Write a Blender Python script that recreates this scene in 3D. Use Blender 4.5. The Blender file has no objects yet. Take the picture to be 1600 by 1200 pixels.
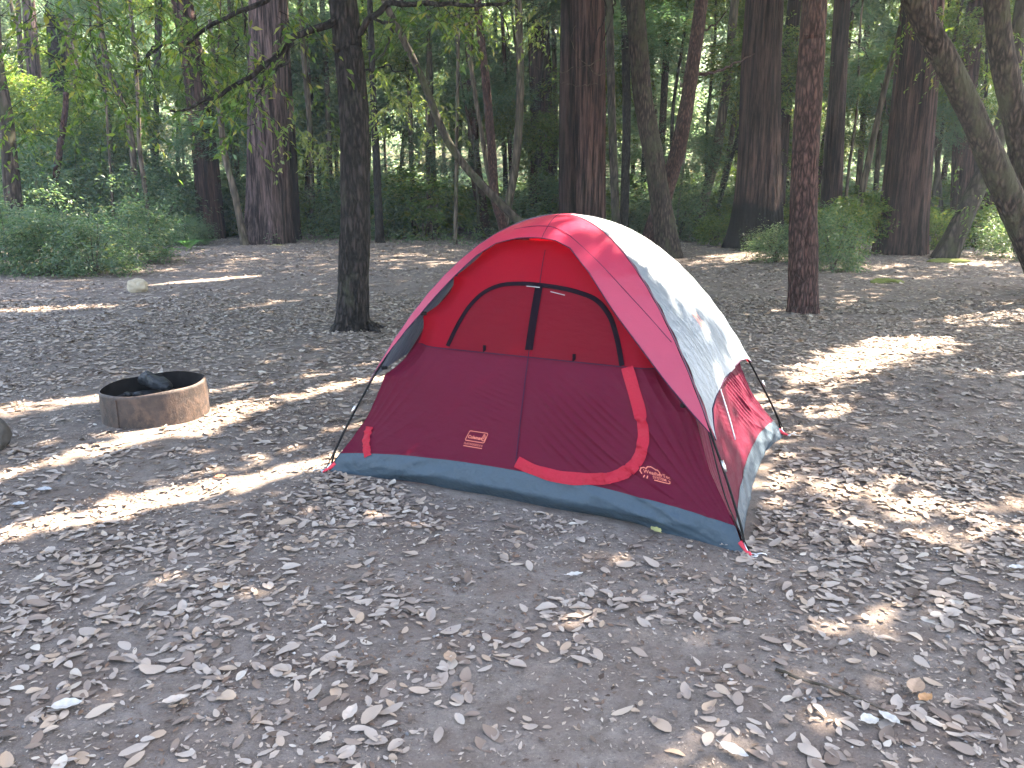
import bpy, math, random
import numpy as np
from mathutils import Vector, Matrix
R = math.radians
sc = bpy.context.scene
# ---------------------------------------------------------------- camera, sky, sun, exposure
CAM_H, PITCH, FPX = 1.75, R(13.96), 1200.0
cam = bpy.data.cameras.new("camera"); cam_o = bpy.data.objects.new("camera", cam); sc.collection.objects.link(cam_o)
cam.sensor_width = 36.0; cam.lens = 36.0 * FPX / 1600.0; cam.clip_end = 1500; cam.clip_start = 0.05
cam_o.location = (0, 0, CAM_H); cam_o.rotation_euler = (R(90) - PITCH, 0, 0)
sc.camera = cam_o
SUN_AZ, SUN_EL = R(53), R(49)          # azimuth clockwise from +Y (the view direction)
w = bpy.data.worlds.new("World"); sc.world = w; w.use_nodes = True
nt = w.node_tree; bg = nt.nodes["Background"]
sky = nt.nodes.new("ShaderNodeTexSky"); sky.sky_type = 'NISHITA'; sky.sun_disc = False
sky.sun_elevation = SUN_EL; sky.sun_rotation = SUN_AZ; sky.air_density = 1.0; sky.dust_density = 1.5; sky.ozone_density = 1.0
nt.links.new(sky.outputs[0], bg.inputs[0]); bg.inputs[1].default_value = 0.105
sun = bpy.data.lights.new("sun", 'SUN'); sun.energy = 5.0; sun.angle = R(0.5); sun.color = (1.0, 0.93, 0.82)
SUN_D = Vector((math.sin(SUN_AZ) * math.cos(SUN_EL), math.cos(SUN_AZ) * math.cos(SUN_EL), math.sin(SUN_EL)))
sun_o = bpy.data.objects.new("sun", sun); sc.collection.objects.link(sun_o)
sun_o.rotation_euler = SUN_D.to_track_quat('Z', 'Y').to_euler(); sun_o.location = (20, 20, 30)
sc.view_settings.view_transform = 'Standard'; sc.view_settings.look = 'None'
sc.view_settings.exposure = 3.72; sc.view_settings.use_white_balance = True; sc.view_settings.white_balance_temperature = 7250; sc.view_settings.white_balance_tint = 13; sc.view_settings.gamma = 1.0; sc.view_settings.use_curve_mapping = False
cy = sc.cycles
cy.max_bounces = 7; cy.diffuse_bounces = 4; cy.glossy_bounces = 2; cy.transmission_bounces = 4; cy.transparent_max_bounces = 6
cy.use_denoising = True; cy.sample_clamp_indirect = 6.0; cy.volume_bounces = 0
cy.use_adaptive_sampling = True; cy.adaptive_threshold = 0.015

rng = np.random.default_rng(7); random.seed(7)
# ---------------------------------------------------------------- geometry of the view (used only to measure the place)
CP, SP = math.cos(PITCH), math.sin(PITCH)
def ray(x, y):
    dx = (np.asarray(x, float) - 800) / FPX; dy = (600 - np.asarray(y, float)) / FPX
    return np.stack([dx, CP + dy * SP, -SP + dy * CP + 0 * dx], -1)
def gnd(x, y, z=0.0):
    d = ray(x, y); t = (z - CAM_H) / d[..., 2]
    return np.array([0, 0, CAM_H]) + d * t[..., None]
def atY(x, y, Y):
    d = ray(x, y); return np.array([0, 0, CAM_H]) + d * (Y / d[..., 1])[..., None]
# ---------------------------------------------------------------- numpy noise
def _h(i, j, k, s):
    n = (i * 374761393 + j * 668265263 + k * 2147483647 + s * 974634777) & 0xffffffff
    n = ((n ^ (n >> 13)) * 1274126177) & 0xffffffff
    n = (n ^ (n >> 16)) & 0xffff
    return n / 65535.0
def vnoise(x, y, z=0.0, s=0):
    x, y, z = np.broadcast_arrays(np.asarray(x, float), np.asarray(y, float), np.asarray(z, float))
    xi, yi, zi = np.floor(x).astype(np.int64), np.floor(y).astype(np.int64), np.floor(z).astype(np.int64)
    fx, fy, fz = x - xi, y - yi, z - zi
    fx, fy, fz = [f * f * (3 - 2 * f) for f in (fx, fy, fz)]
    r = 0
    for a in (0, 1):
        for b in (0, 1):
            for c in (0, 1):
                r = r + _h(xi + a, yi + b, zi + c, s) * (fx if a else 1 - fx) * (fy if b else 1 - fy) * (fz if c else 1 - fz)
    return r * 2 - 1
def fbm(x, y, z=0.0, o=4, s=0):
    r, a, f = 0, 1.0, 1.0
    for i in range(o):
        r = r + a * vnoise(x * f, y * f, np.asarray(z) * f, s + i); a *= .5; f *= 2.03
    return r / 1.9
def terr(x, y):
    x, y = np.asarray(x, float), np.asarray(y, float)
    t = np.clip(y - 42, 0, None); z = np.where(t < 20, t * t * .008, 3.2 + (t - 20) * .32)
    z = np.minimum(z, 46 + 0 * z)
    near = np.exp(-((x - .35) ** 2 + (y - 5.2) ** 2) / 4.0)
    r = np.hypot(x, y)
    z = z + .035 * fbm(x * .5, y * .5, 3, 3) * (1 - near) * np.clip((r - 1.0) / 3, 0, 1)
    z = z + .12 * np.exp(-((x - 3.9) ** 2 / 3.0 + (y - 6.9) ** 2 / .5)) * np.clip((x - 2.3) / 1.0, 0, 1)
    z = z + .25 * np.clip((y - 18) / 10, 0, 1) * (fbm(x * .13 + 5, y * .13, 9, 2) + .2) * np.clip((60 - y) / 20, 0, 1)
    return z
# ---------------------------------------------------------------- mesh helpers
def mk(name, V, F, mat=None, smooth=True, parent=None, mesh_only=False):
    """V (n,3), F (m,3) or (m,4) integer array, or a list of such arrays"""
    V = np.asarray(V, np.float32); Fs = F if isinstance(F, list) else [F]
    me = bpy.data.meshes.new(name)
    me.vertices.add(len(V)); me.vertices.foreach_set("co", V.ravel())
    loops = np.concatenate([np.asarray(f, np.int32).ravel() for f in Fs])
    tot = np.concatenate([np.full(len(f), np.asarray(f).shape[1], np.int32) for f in Fs])
    st = np.concatenate([[0], np.cumsum(tot)[:-1]]).astype(np.int32)
    me.loops.add(len(loops)); me.loops.foreach_set("vertex_index", loops)
    me.polygons.add(len(tot)); me.polygons.foreach_set("loop_start", st); me.polygons.foreach_set("loop_total", tot)
    me.polygons.foreach_set("use_smooth", np.full(len(tot), smooth))
    me.update(calc_edges=True); me.validate()
    if mat: me.materials.append(mat)
    if mesh_only: return me
    o = bpy.data.objects.new(name, me); sc.collection.objects.link(o)
    if parent: o.parent = parent; o.matrix_parent_inverse = Matrix.Translation(-parent.location)
    return o
def link(name, me, parent=None, loc=(0, 0, 0), rz=0, s=(1, 1, 1), tilt=(0, 0)):
    o = bpy.data.objects.new(name, me); sc.collection.objects.link(o)
    o.location = loc; o.rotation_euler = (tilt[0], tilt[1], rz); o.scale = s
    if parent: o.parent = parent
    return o
def tag(o, label=None, cat=None, group=None, kind=None):
    if label: o['label'] = label
    if cat: o['category'] = cat
    if group: o['group'] = group
    if kind: o['kind'] = kind
    return o
def empty(name, loc):
    o = bpy.data.objects.new(name, None); sc.collection.objects.link(o); o.location = [float(v) for v in loc]; o.empty_display_size = .2
    return o
def grid_faces(nu, nv, closed=False):
    i = np.arange(nu - 1)[:, None]; j = np.arange(nv if closed else nv - 1)[None, :]; j2 = (j + 1) % nv
    return np.stack([i * nv + j, i * nv + j2, (i + 1) * nv + j2, (i + 1) * nv + j], -1).reshape(-1, 4)
def resample(P, n):
    P = np.asarray(P, float)
    # Catmull-Rom through the points then even steps
    Q = np.vstack([2 * P[0] - P[1], P, 2 * P[-1] - P[-2]]); out = []
    for i in range(1, len(Q) - 2):
        t = np.linspace(0, 1, 12, endpoint=False)[:, None]
        a, b, c, d = Q[i - 1], Q[i], Q[i + 1], Q[i + 2]
        out.append(.5 * (2 * b + (c - a) * t + (2 * a - 5 * b + 4 * c - d) * t ** 2 + (3 * b - a - 3 * c + d) * t ** 3))
    out = np.vstack(out + [Q[-2][None]])
    L = np.concatenate([[0], np.cumsum(np.linalg.norm(np.diff(out, axis=0), axis=1))])
    u = np.linspace(0, L[-1], n)
    return np.stack([np.interp(u, L, out[:, k]) for k in range(out.shape[1])], 1)
def tube_vf(P, rad, sides=8, rfun=None, cap=True):
    P = np.asarray(P, float); n = len(P); rad = np.broadcast_to(rad, (n,)).astype(float)
    T = np.gradient(P, axis=0); T /= np.linalg.norm(T, axis=1)[:, None] + 1e-9
    up = np.array([1.0, 0, 0]) if abs(T[0] @ [1, 0, 0]) < .8 else np.array([0, 1.0, 0])
    N = np.zeros_like(P); v = up
    for i in range(n):
        v = v - T[i] * (v @ T[i]); v /= np.linalg.norm(v); N[i] = v
    B = np.cross(T, N); th = np.linspace(0, 2 * np.pi, sides, endpoint=False)
    rr = rad[:, None] * np.ones(sides)
    if rfun is not None: rr = rr * rfun(np.arange(n)[:, None] / (n - 1), th[None, :], P)
    V = P[:, None] + rr[..., None] * (np.cos(th)[None, :, None] * N[:, None] + np.sin(th)[None, :, None] * B[:, None])
    V = V.reshape(-1, 3); F = [grid_faces(n, sides, True)]
    if cap:
        V = np.vstack([V, P[:1], P[-1:]]); a = np.arange(sides); b = (a + 1) % sides; k = n * sides
        F.append(np.vstack([np.stack([b, a, np.full(sides, k)], 1), np.stack([(n - 1) * sides + a, (n - 1) * sides + b, np.full(sides, k + 1)], 1)]))
    return V, F
def merge(parts):
    V, quads, tris, off = [], [], [], 0
    for v, F in parts:
        for f in (F if isinstance(F, list) else [F]):
            f = np.asarray(f)
            if len(f): (quads if f.shape[1] == 4 else tris).append(f + off)
        V.append(v); off += len(v)
    return np.vstack(V), [np.vstack(x) for x in (quads, tris) if x]
def box_vf(c, s, rz=0.0, bev=0.0):
    c = np.asarray(c, float); s = np.asarray(s, float) / 2
    v = np.array([(x, y, z) for z in (-1, 1) for (x, y) in ((-1, -1), (1, -1), (1, 1), (-1, 1))], float) * s
    ca, sa = math.cos(rz), math.sin(rz); v = np.stack([v[:, 0] * ca - v[:, 1] * sa, v[:, 0] * sa + v[:, 1] * ca, v[:, 2]], 1) + c
    f = np.array([(3, 2, 1, 0), (4, 5, 6, 7), (0, 1, 5, 4), (1, 2, 6, 5), (2, 3, 7, 6), (3, 0, 4, 7)])
    return v, [f]
# ---------------------------------------------------------------- materials
def nodes(name):
    m = bpy.data.materials.new(name); m.use_nodes = True; n = m.node_tree; n.nodes.clear()
    out = n.nodes.new("ShaderNodeOutputMaterial"); return m, n, out
def ramp(n, fac, cols):
    r = n.nodes.new("ShaderNodeValToRGB"); e = r.color_ramp.elements
    while len(e) < len(cols): e.new(.5)
    for el, (p, c) in zip(e, cols): el.position = p; el.color = (*c, 1)
    n.links.new(fac, r.inputs[0]); return r.outputs[0]
def noise_tex(n, scale, detail=5, rough=.6, vec=None, dim='3D'):
    t = n.nodes.new("ShaderNodeTexNoise"); t.inputs["Scale"].default_value = scale; t.inputs["Detail"].default_value = detail
    t.inputs["Roughness"].default_value = rough
    if vec is not None: n.links.new(vec, t.inputs["Vector"])
    return t.outputs["Fac"]
def coord(n, scale=(1, 1, 1), kind="Object"):
    c = n.nodes.new("ShaderNodeTexCoord"); mp = n.nodes.new("ShaderNodeMapping"); mp.inputs["Scale"].default_value = scale
    n.links.new(c.outputs[kind], mp.inputs[0]); return mp.outputs[0]
def bump(n, h, strength, dist=.01, prev=None):
    b = n.nodes.new("ShaderNodeBump"); b.inputs["Strength"].default_value = strength; b.inputs["Distance"].default_value = dist
    n.links.new(h, b.inputs["Height"])
    if prev: n.links.new(prev, b.inputs["Normal"])
    return b.outputs[0]
def mixc(n, fac, a, b, mode='MIX'):
    m = n.nodes.new("ShaderNodeMix"); m.data_type = 'RGBA'; m.blend_type = mode
    for s, v in ((m.inputs[0], fac), (m.inputs[6], a), (m.inputs[7], b)):
        if isinstance(v, (int, float)): s.default_value = v
        elif isinstance(v, tuple): s.default_value = (*v, 1)
        else: n.links.new(v, s)
    return m.outputs[2]
def princ(n, out, col, rough=.8, spec=.3, nrm=None, metal=0):
    p = n.nodes.new("ShaderNodeBsdfPrincipled")
    if isinstance(col, tuple): p.inputs["Base Color"].default_value = (*col, 1)
    else: n.links.new(col, p.inputs["Base Color"])
    p.inputs["Roughness"].default_value = rough; p.inputs["Specular IOR Level"].default_value = spec; p.inputs["Metallic"].default_value = metal
    if nrm: n.links.new(nrm, p.inputs["Normal"])
    if out is not None: n.links.new(p.outputs[0], out.inputs[0])
    return p
def leaf_mat(name, cols, trans=.4, rough=.45, spec=.35, tcol=(1.9, 2.0, 1.0)):
    m, n, out = nodes(name); g = n.nodes.new("ShaderNodeNewGeometry")
    c = ramp(n, g.outputs["Random Per Island"], cols)
    p = princ(n, None, c, rough, spec); t = n.nodes.new("ShaderNodeBsdfTranslucent")
    n.links.new(mixc(n, 1.0, c, tcol, 'MULTIPLY'), t.inputs[0])
    mx = n.nodes.new("ShaderNodeMixShader"); mx.inputs[0].default_value = trans
    n.links.new(p.outputs[0], mx.inputs[1]); n.links.new(t.outputs[0], mx.inputs[2]); n.links.new(mx.outputs[0], out.inputs[0])
    return m
def fabric(name, col, trans=.3, tcol=None, rough=.6, wr=.25, wscale=9, spec=.2, stretch=(1, 1, 1), fine=True):
    m, n, out = nodes(name); v = coord(n, stretch)
    wn = noise_tex(n, wscale, 3, .5, v); nr = bump(n, wn, wr, .03)
    if fine: nr = bump(n, noise_tex(n, 60, 3, .6, coord(n)), .12, .004, nr)
    cc = mixc(n, noise_tex(n, 2.5, 4, .6, coord(n)), tuple(k * .9 for k in col), tuple(min(1, k * 1.1) for k in col))
    p = princ(n, None, cc, rough, spec, nr); t = n.nodes.new("ShaderNodeBsdfTranslucent")
    t.inputs[0].default_value = (*(tcol or col), 1); n.links.new(nr, t.inputs["Normal"])
    mx = n.nodes.new("ShaderNodeMixShader"); mx.inputs[0].default_value = trans
    n.links.new(p.outputs[0], mx.inputs[1]); n.links.new(t.outputs[0], mx.inputs[2]); n.links.new(mx.outputs[0], out.inputs[0])
    return m
def bark(name, dark, light, sc_=(7, 7, 1.2), moss=None, strength=.9, dist=.03, mossamt=.5, burnt=None):
    m, n, out = nodes(name); v = coord(n, sc_)
    a = noise_tex(n, 2.2, 6, .65, v)
    vo = n.nodes.new("ShaderNodeTexVoronoi"); vo.feature = 'DISTANCE_TO_EDGE'; vo.inputs["Scale"].default_value = 2.6
    n.links.new(mixc(n, .35, v, noise_out(n, v)), vo.inputs["Vector"])
    h = n.nodes.new("ShaderNodeMath"); h.operation = 'MULTIPLY_ADD'; n.links.new(a, h.inputs[0]); h.inputs[1].default_value = .95
    n.links.new(vo.outputs["Distance"], h.inputs[2])
    c = ramp(n, h.outputs[0], [(.42, tuple(k * .5 for k in dark)), (.52, dark), (.66, tuple((a_ + b_) * .5 for a_, b_ in zip(dark, light))), (.86, tuple(k * 1.25 for k in light))])
    lo = noise_tex(n, .9, 3, .6, coord(n, (1, 1, .6)))
    c = mixc(n, lo, c, mixc(n, .5, c, tuple(k * .55 for k in light)))
    if moss:
        mo = noise_tex(n, 1.6, 6, .7, coord(n, (1.4, 1.4, .7)))
        f = n.nodes.new("ShaderNodeMapRange"); f.inputs[1].default_value = .62 - .25 * mossamt; f.inputs[2].default_value = .72 - .2 * mossamt; n.links.new(mo, f.inputs[0])
        c = mixc(n, f.outputs[0], c, moss)
    if burnt:
        s = n.nodes.new("ShaderNodeSeparateXYZ"); n.links.new(coord(n), s.inputs[0])
        q = n.nodes.new("ShaderNodeMath"); q.operation = 'MULTIPLY_ADD'; n.links.new(noise_tex(n, 1.2, 4, .6, coord(n)), q.inputs[0]); q.inputs[1].default_value = 1.6; n.links.new(s.outputs[2], q.inputs[2])
        f = n.nodes.new("ShaderNodeMapRange"); f.inputs[1].default_value = burnt; f.inputs[2].default_value = burnt + .5; n.links.new(q.outputs[0], f.inputs[0])
        c = mixc(n, f.outputs[0], (.012, .011, .012), c)
    nr = bump(n, h.outputs[0], strength, dist)
    princ(n, out, c, .9, .15, nr); return m
def redwood_bark(name, dark, light, burnt=None):
    m, n, out = nodes(name)
    a = noise_tex(n, 1.0, 7, .68, coord(n, (11, 11, .55))); b = noise_tex(n, 1.0, 4, .6, coord(n, (34, 34, 2.2))); g = noise_tex(n, .8, 4, .6, coord(n, (1.2, 1.2, .5)))
    h = n.nodes.new("ShaderNodeMath"); h.operation = 'MULTIPLY_ADD'; n.links.new(b, h.inputs[0]); h.inputs[1].default_value = .45; n.links.new(a, h.inputs[2])
    c = ramp(n, h.outputs[0], [(.56, tuple(k * .35 for k in dark)), (.66, dark), (.74, tuple((p + q) * .5 for p, q in zip(dark, light))), (.88, tuple(k * 1.35 for k in light))])
    c = mixc(n, ramp(n, g, [(.35, (0, 0, 0)), (.7, (1, 1, 1))]), c, mixc(n, 1.0, c, (.75, .8, .85), 'MULTIPLY'))
    if burnt:
        s = n.nodes.new("ShaderNodeSeparateXYZ"); n.links.new(coord(n), s.inputs[0])
        q = n.nodes.new("ShaderNodeMath"); q.operation = 'MULTIPLY_ADD'; n.links.new(noise_tex(n, 1.2, 4, .6, coord(n)), q.inputs[0]); q.inputs[1].default_value = 1.6; n.links.new(s.outputs[2], q.inputs[2])
        f = n.nodes.new("ShaderNodeMapRange"); f.inputs[1].default_value = burnt; f.inputs[2].default_value = burnt + .4; n.links.new(q.outputs[0], f.inputs[0])
        c = mixc(n, f.outputs[0], (.008, .0075, .008), c)
    princ(n, out, c, .92, .12, bump(n, h.outputs[0], 1.0, .12)); return m
def noise_out(n, v):
    t = n.nodes.new("ShaderNodeTexNoise"); t.inputs["Scale"].default_value = 1.5; n.links.new(v, t.inputs["Vector"]); return t.outputs["Color"]
def plain(name, col, rough=.6, metal=0, spec=.4, var=.15, bs=0, sc_=20):
    m, n, out = nodes(name); f = noise_tex(n, sc_, 5, .6, coord(n))
    c = mixc(n, f, tuple(k * (1 - var) for k in col), tuple(k * (1 + var) for k in col))
    princ(n, out, c, rough, spec, bump(n, f, bs, .01) if bs else None, metal); return m

M = {}
M['redwood'] = redwood_bark('redwood_bark', (.014, .008, .007), (.09, .048, .04))
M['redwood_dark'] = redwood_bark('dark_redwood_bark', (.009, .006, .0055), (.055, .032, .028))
M['redwood_grey'] = redwood_bark('grey_redwood_bark', (.022, .014, .0135), (.13, .085, .078))
M['redwood_burnt'] = redwood_bark('burnt_redwood_bark', (.014, .008, .007), (.08, .045, .038), 2.1)
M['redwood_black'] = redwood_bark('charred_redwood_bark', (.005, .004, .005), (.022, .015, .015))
M['brown'] = bark('brown_crooked_bark', (.010, .0075, .007), (.075, .053, .043), (9, 9, 2.2), strength=1.0, dist=.04, moss=(.045, .043, .026), mossamt=.55)
M['dark'] = bark('dark_furrowed_bark', (.005, .0045, .0045), (.036, .029, .026), (11, 11, 3.0), strength=1.0, dist=.03, moss=(.04, .04, .026), mossamt=.2)
M['redbark'] = bark('red_brown_scaly_bark', (.011, .006, .0055), (.095, .05, .042), (12, 12, 3.2), strength=1.0, dist=.03)
M['mossy'] = bark('mossy_bark', (.015, .012, .010), (.075, .058, .048), (5, 5, 1.3), moss=(.042, .044, .024), mossamt=.6, strength=.9, dist=.03)
M['slim'] = bark('smooth_brown_bark', (.03, .024, .018), (.13, .1, .075), (5, 5, .8), moss=(.06, .065, .03), mossamt=.3, strength=.6, dist=.015)
M['pale'] = bark('pale_dead_bark', (.12, .11, .1), (.35, .32, .29), (5, 5, .8), strength=.5, dist=.01)
G1 = [(0, (.035, .075, .02)), (.35, (.06, .11, .025)), (.65, (.09, .14, .03)), (.88, (.14, .17, .035)), (1, (.2, .17, .05))]
M['leaf_bay'] = leaf_mat('bay_leaves', G1, .45)
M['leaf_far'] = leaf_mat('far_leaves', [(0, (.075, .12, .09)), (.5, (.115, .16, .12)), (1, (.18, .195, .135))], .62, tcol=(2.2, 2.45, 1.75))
M['leaf_teal'] = leaf_mat('redwood_needle_sprays', [(0, (.045, .1, .075)), (.5, (.065, .13, .095)), (.85, (.09, .15, .09)), (1, (.17, .12, .05))], .4)
M['leaf_bush'] = leaf_mat('shrub_leaves', [(0, (.05, .095, .06)), (.5, (.08, .13, .078)), (.85, (.12, .165, .09)), (1, (.19, .17, .09))], .42, tcol=(1.8, 2.0, 1.0))
M['litter'] = leaf_mat('dry_leaves', [(0, (.09, .065, .05)), (.15, (.17, .125, .1)), (.35, (.25, .2, .165)), (.7, (.32, .27, .23)), (.92, (.30, .215, .15)), (1, (.42, .375, .32))], .1, .7, .2, (1, .85, .6))
# ---------------------------------------------------------------- ground
def ground_mat():
    m, n, out = nodes("forest_floor_dirt"); v = coord(n)
    a = noise_tex(n, .8, 6, .6, v); b = noise_tex(n, 9, 8, .7, v); c = noise_tex(n, 90, 7, .8, v)
    col = ramp(n, a, [(.25, (.13, .106, .094)), (.5, (.175, .146, .129)), (.8, (.22, .184, .158))])
    col = mixc(n, ramp(n, b, [(.4, (0, 0, 0)), (.68, (1, 1, 1))]), col, (.1, .08, .066))
    col = mixc(n, ramp(n, c, [(.55, (0, 0, 0)), (.7, (1, 1, 1))]), col, (.29, .245, .21))
    d2 = noise_tex(n, 38, 5, .75, v); col = mixc(n, ramp(n, d2, [(.3, (.8, .8, .8)), (.44, (0, 0, 0))]), col, (.055, .042, .036))
    sp = n.nodes.new("ShaderNodeTexVoronoi"); sp.inputs["Scale"].default_value = 160; n.links.new(v, sp.inputs["Vector"])
    col = mixc(n, ramp(n, sp.outputs["Distance"], [(.1, (.6, .6, .6)), (.28, (0, 0, 0))]), col, (.07, .055, .045))
    sx = n.nodes.new("ShaderNodeSeparateXYZ"); n.links.new(v, sx.inputs[0]); fy = n.nodes.new("ShaderNodeMapRange"); fy.inputs[1].default_value = 36; fy.inputs[2].default_value = 44; n.links.new(sx.outputs[1], fy.inputs[0])
    col = mixc(n, fy.outputs[0], col, mixc(n, b, (.05, .05, .03), (.06, .08, .035)))
    pk = noise_tex(n, 2.6, 5, .62, coord(n, (1, 1.3, 1))); col = mixc(n, ramp(n, pk, [(.46, (0, 0, 0)), (.6, (.55, .55, .55))]), col, (.115, .085, .07))
    nr = bump(n, pk, .6, .08); nr = bump(n, b, .5, .04, nr); nr = bump(n, c, .6, .012, nr); nr = bump(n, sp.outputs["Distance"], .35, .004, nr)
    princ(n, out, col, .95, .12, nr); return m
def axis(lo, hi, n_near, fine=.05):
    t = np.linspace(-1, 1, n_near); return t
ys = np.concatenate([np.linspace(-60, -2, 20), np.arange(-1.9, 14, .09), np.arange(14, 34, .25), np.arange(34.5, 80, 1.2), np.arange(82, 260, 6)])
xs_n = np.concatenate([np.linspace(-160, -32, 26), np.arange(-31.5, -9, .45), np.arange(-9, 9, .09), np.arange(9, 31.5, .45), np.linspace(32, 160, 26)])
X, Y = np.meshgrid(xs_n, ys); Z = terr(X, Y) + .006 * fbm(X * 6, Y * 6, 0, 3, 5) * (np.hypot(X, Y) < 16)
Z = np.where(Y > 200, Z, Z)
g_o = mk("ground", np.stack([X, Y, Z], -1).reshape(-1, 3), grid_faces(len(ys), len(xs_n)), ground_mat())
tag(g_o, kind='structure')
# ---------------------------------------------------------------- tent
TFL, TFR, TBR, TBL = [np.array(p, float) for p in ((-1.177, 4.677, 0), (1.165, 3.504, 0), (2.0, 5.429, 0), (-.342, 6.602, 0))]
TC = np.array([.347, 5.263, 0.0])
def tprof(s): return 1.6 * np.clip(1 - np.abs(s) ** 2.07, 0, None) ** .93
def t_arc(c, s, inner=False):
    s = np.asarray(s, float)[..., None]
    if inner:
        f = 1 - .045 * np.clip((1 - s) / .1, 0, 1)
    else: f = 1.0
    z = tprof(s) - (.02 * np.clip((1 - s) * 6, 0, 1) if inner else 0)
    return TC + (c - TC) * s * f + z * np.array([0, 0, 1.0])
def t_norm(A, B):
    n = np.array([(B - A)[1], -(B - A)[0], 0]); n /= np.linalg.norm(n)
    return n if n @ ((A + B) / 2 - TC) > 0 else -n
def t_surf(A, B, s, wv, b=0.0, inner=False, off=0.0):
    s, wv = np.broadcast_arrays(np.asarray(s, float), np.asarray(wv, float)); n = t_norm(A, B)
    P = t_arc(A, s, inner) * (1 - wv[..., None]) + t_arc(B, s, inner) * wv[..., None]
    bul = b * 4 * wv * (1 - wv) * np.clip(s * 3, 0, 1)
    nn = n * (.35 + .65 * s[..., None]) + np.array([0, 0, 1.0]) * (1 - s[..., None])      # rough outward normal of the dome
    nn /= np.linalg.norm(nn, axis=-1)[..., None]
    P = P + nn * (bul + off)[..., None] if np.ndim(off) else P + nn * (bul[..., None] + off)
    if inner:                                                        # cloth scalloped inwards between the clips
        kn = np.array([.0, .35, .50, .637, .80, .97, 1.01]); am = np.array([0, .05, .08, .085, .02, 0])
        k = np.clip(np.searchsorted(kn, s, side='right') - 1, 0, 5); t = np.clip((s - kn[k]) / (kn[k + 1] - kn[k]), 0, 1); sc_ = am[k] * np.sin(np.pi * t) ** .8 * s
        P = P - (A - TC) * (sc_ * np.exp(-(wv / .075) ** 2))[..., None] - (B - TC) * (sc_ * np.exp(-((1 - wv) / .075) ** 2))[..., None]
    if inner:                                                        # base edge pulled in between the stakes, folds in the cloth
        k = np.clip((s - .9) / .1, 0, 1); sag = (4 * wv * (1 - wv))
        P = P - n * (.03 * k * sag + .11 * np.clip((s - .978) / .022, 0, 1) ** 1.2 * np.clip(sag * 1.6, 0, 1) * (.75 + .35 * vnoise(wv * 7, 0, 0, 2)))[..., None]
        um, vm = wv * 2.6, (s - .72) * 3.3                                # metres across and down the cloth
        msk = np.clip((s - .70) * 14, 0, 1)
        for cor, ph, am_ in ((0, 0.0, .008), (1, 1.7, .014)):                        # fans of folds running into the two stakes
            du = np.abs(um - cor * 2.6) + .02; dv = np.clip(.93 - vm, 0, 2) + .02; ang = np.arctan2(dv, du); rr = np.hypot(du, dv)
            fo = 1 - np.abs(np.sin(ang * 19 + ph + 1.5 * np.sin(ang * 5) + .6 * vnoise(rr * 2, ang * 3, 0, 7))) ** .7
            P = P + n * (am_ * fo * (.4 + .6 * (vnoise(ang * 9, rr * 1.2, 2, 5) > -.2)) * np.exp(-((rr - .55) / .5) ** 2) * np.clip(rr * 2, 0, 1) * msk)[..., None]
        for (wa, wb, th_, wl, am_, sd) in ((.505, .815, .62, .055, .0095, 3), (.30, .49, .25, .038, .005, 5), (.08, .34, -.75, .075, .008, 8)):      # slanting tension folds
            q_ = -um * math.sin(th_) + vm * math.cos(th_); p_ = um * math.cos(th_) + vm * math.sin(th_)
            fo = 1 - np.abs(np.sin(np.pi * q_ / wl + 1.2 * vnoise(q_ * 5, p_ * 1.2, 0, sd))) ** .7
            win = np.clip((wv - wa) * 16, 0, 1) * np.clip((wb - wv) * 16, 0, 1) * np.clip((s - .74) * 12, 0, 1) * np.clip((.945 - s) * 25, 0, 1)
            P = P + n * (am_ * fo * win * np.clip(.75 + .9 * vnoise(p_ * 1.6, q_ * 4, 1, sd), 0, 1.3))[..., None]
        tb = np.clip((s - .945) * 60, 0, 1)
        P = P + n * (tb * (.009 * (1 - np.abs(vnoise(wv * 11, s * 30 + wv * 8, 0, 5)) ** .6) + .004 * fbm(wv * 30 + s * 60, s * 30, 0, 2, 9)))[..., None] + np.array([0, 0, 1.0]) * (.02 * np.clip((s - .985) / .015, 0, 1) * np.clip(vnoise(wv * 9, 0, 0, 3), 0, 1) * sag)[..., None]
    return P
M['fly_red'] = fabric('red_rain_fly', (.42, .03, .07), .38, (.75, .03, .05), .32, .35, 6, .8, (1, 1, 1))
M['fly_grey'] = fabric('grey_rain_fly', (.115, .138, .158), .13, (.16, .18, .21), .42, .6, 6, .5, (3, 3, .6))
M['wall_red'] = fabric('red_upper_wall', (.25, .008, .024), .58, (.52, .010, .042), .7, .2, 5, .1)
M['win_red'] = fabric('dark_red_window_cover', (.19, .010, .022), .55, (.44, .012, .032), .7, .3, 6, .1, (1, 1, 3))
M['maroon'] = fabric('maroon_lower_wall', (.09, .007, .021), .2, (.24, .006, .024), .55, .45, 6, .07, (1, 1, 2.2))
M['tub'] = fabric('slate_blue_floor_tub', (.033, .052, .068), .04, (.1, .12, .15), .5, .7, 11, .25)
M['zip'] = plain('dark_zipper_tape', (.008, .004, .007), .9, 0, .04)
M['flap'] = fabric('bright_red_door_trim', (.40, .012, .03), .3, (.6, .02, .035), .5, .6, 22, .2)
M['piping'] = plain('dark_seam_piping', (.04, .018, .035), .9, 0, .04)
M['fly_seam'] = plain('maroon_grey_seam', (.12, .05, .07), .7, 0, .2)
M['black'] = plain('black_plastic', (.007, .007, .007), .6, 0, .12)
M['pole'] = plain('black_fibreglass_pole', (.006, .006, .006), .6, 0, .12)
M['steel'] = plain('galvanised_steel', (.5, .5, .5), .35, 1, .5)
M['redstrap'] = plain('red_corner_webbing', (.5, .03, .05), .7)
M['print'] = plain('orange_printed_ink', (.55, .13, .085), .6, 0, .3, .05)
M['print2'] = plain('coral_printed_ink', (.9, .22, .12), .6, 0, .3, .05)
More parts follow.
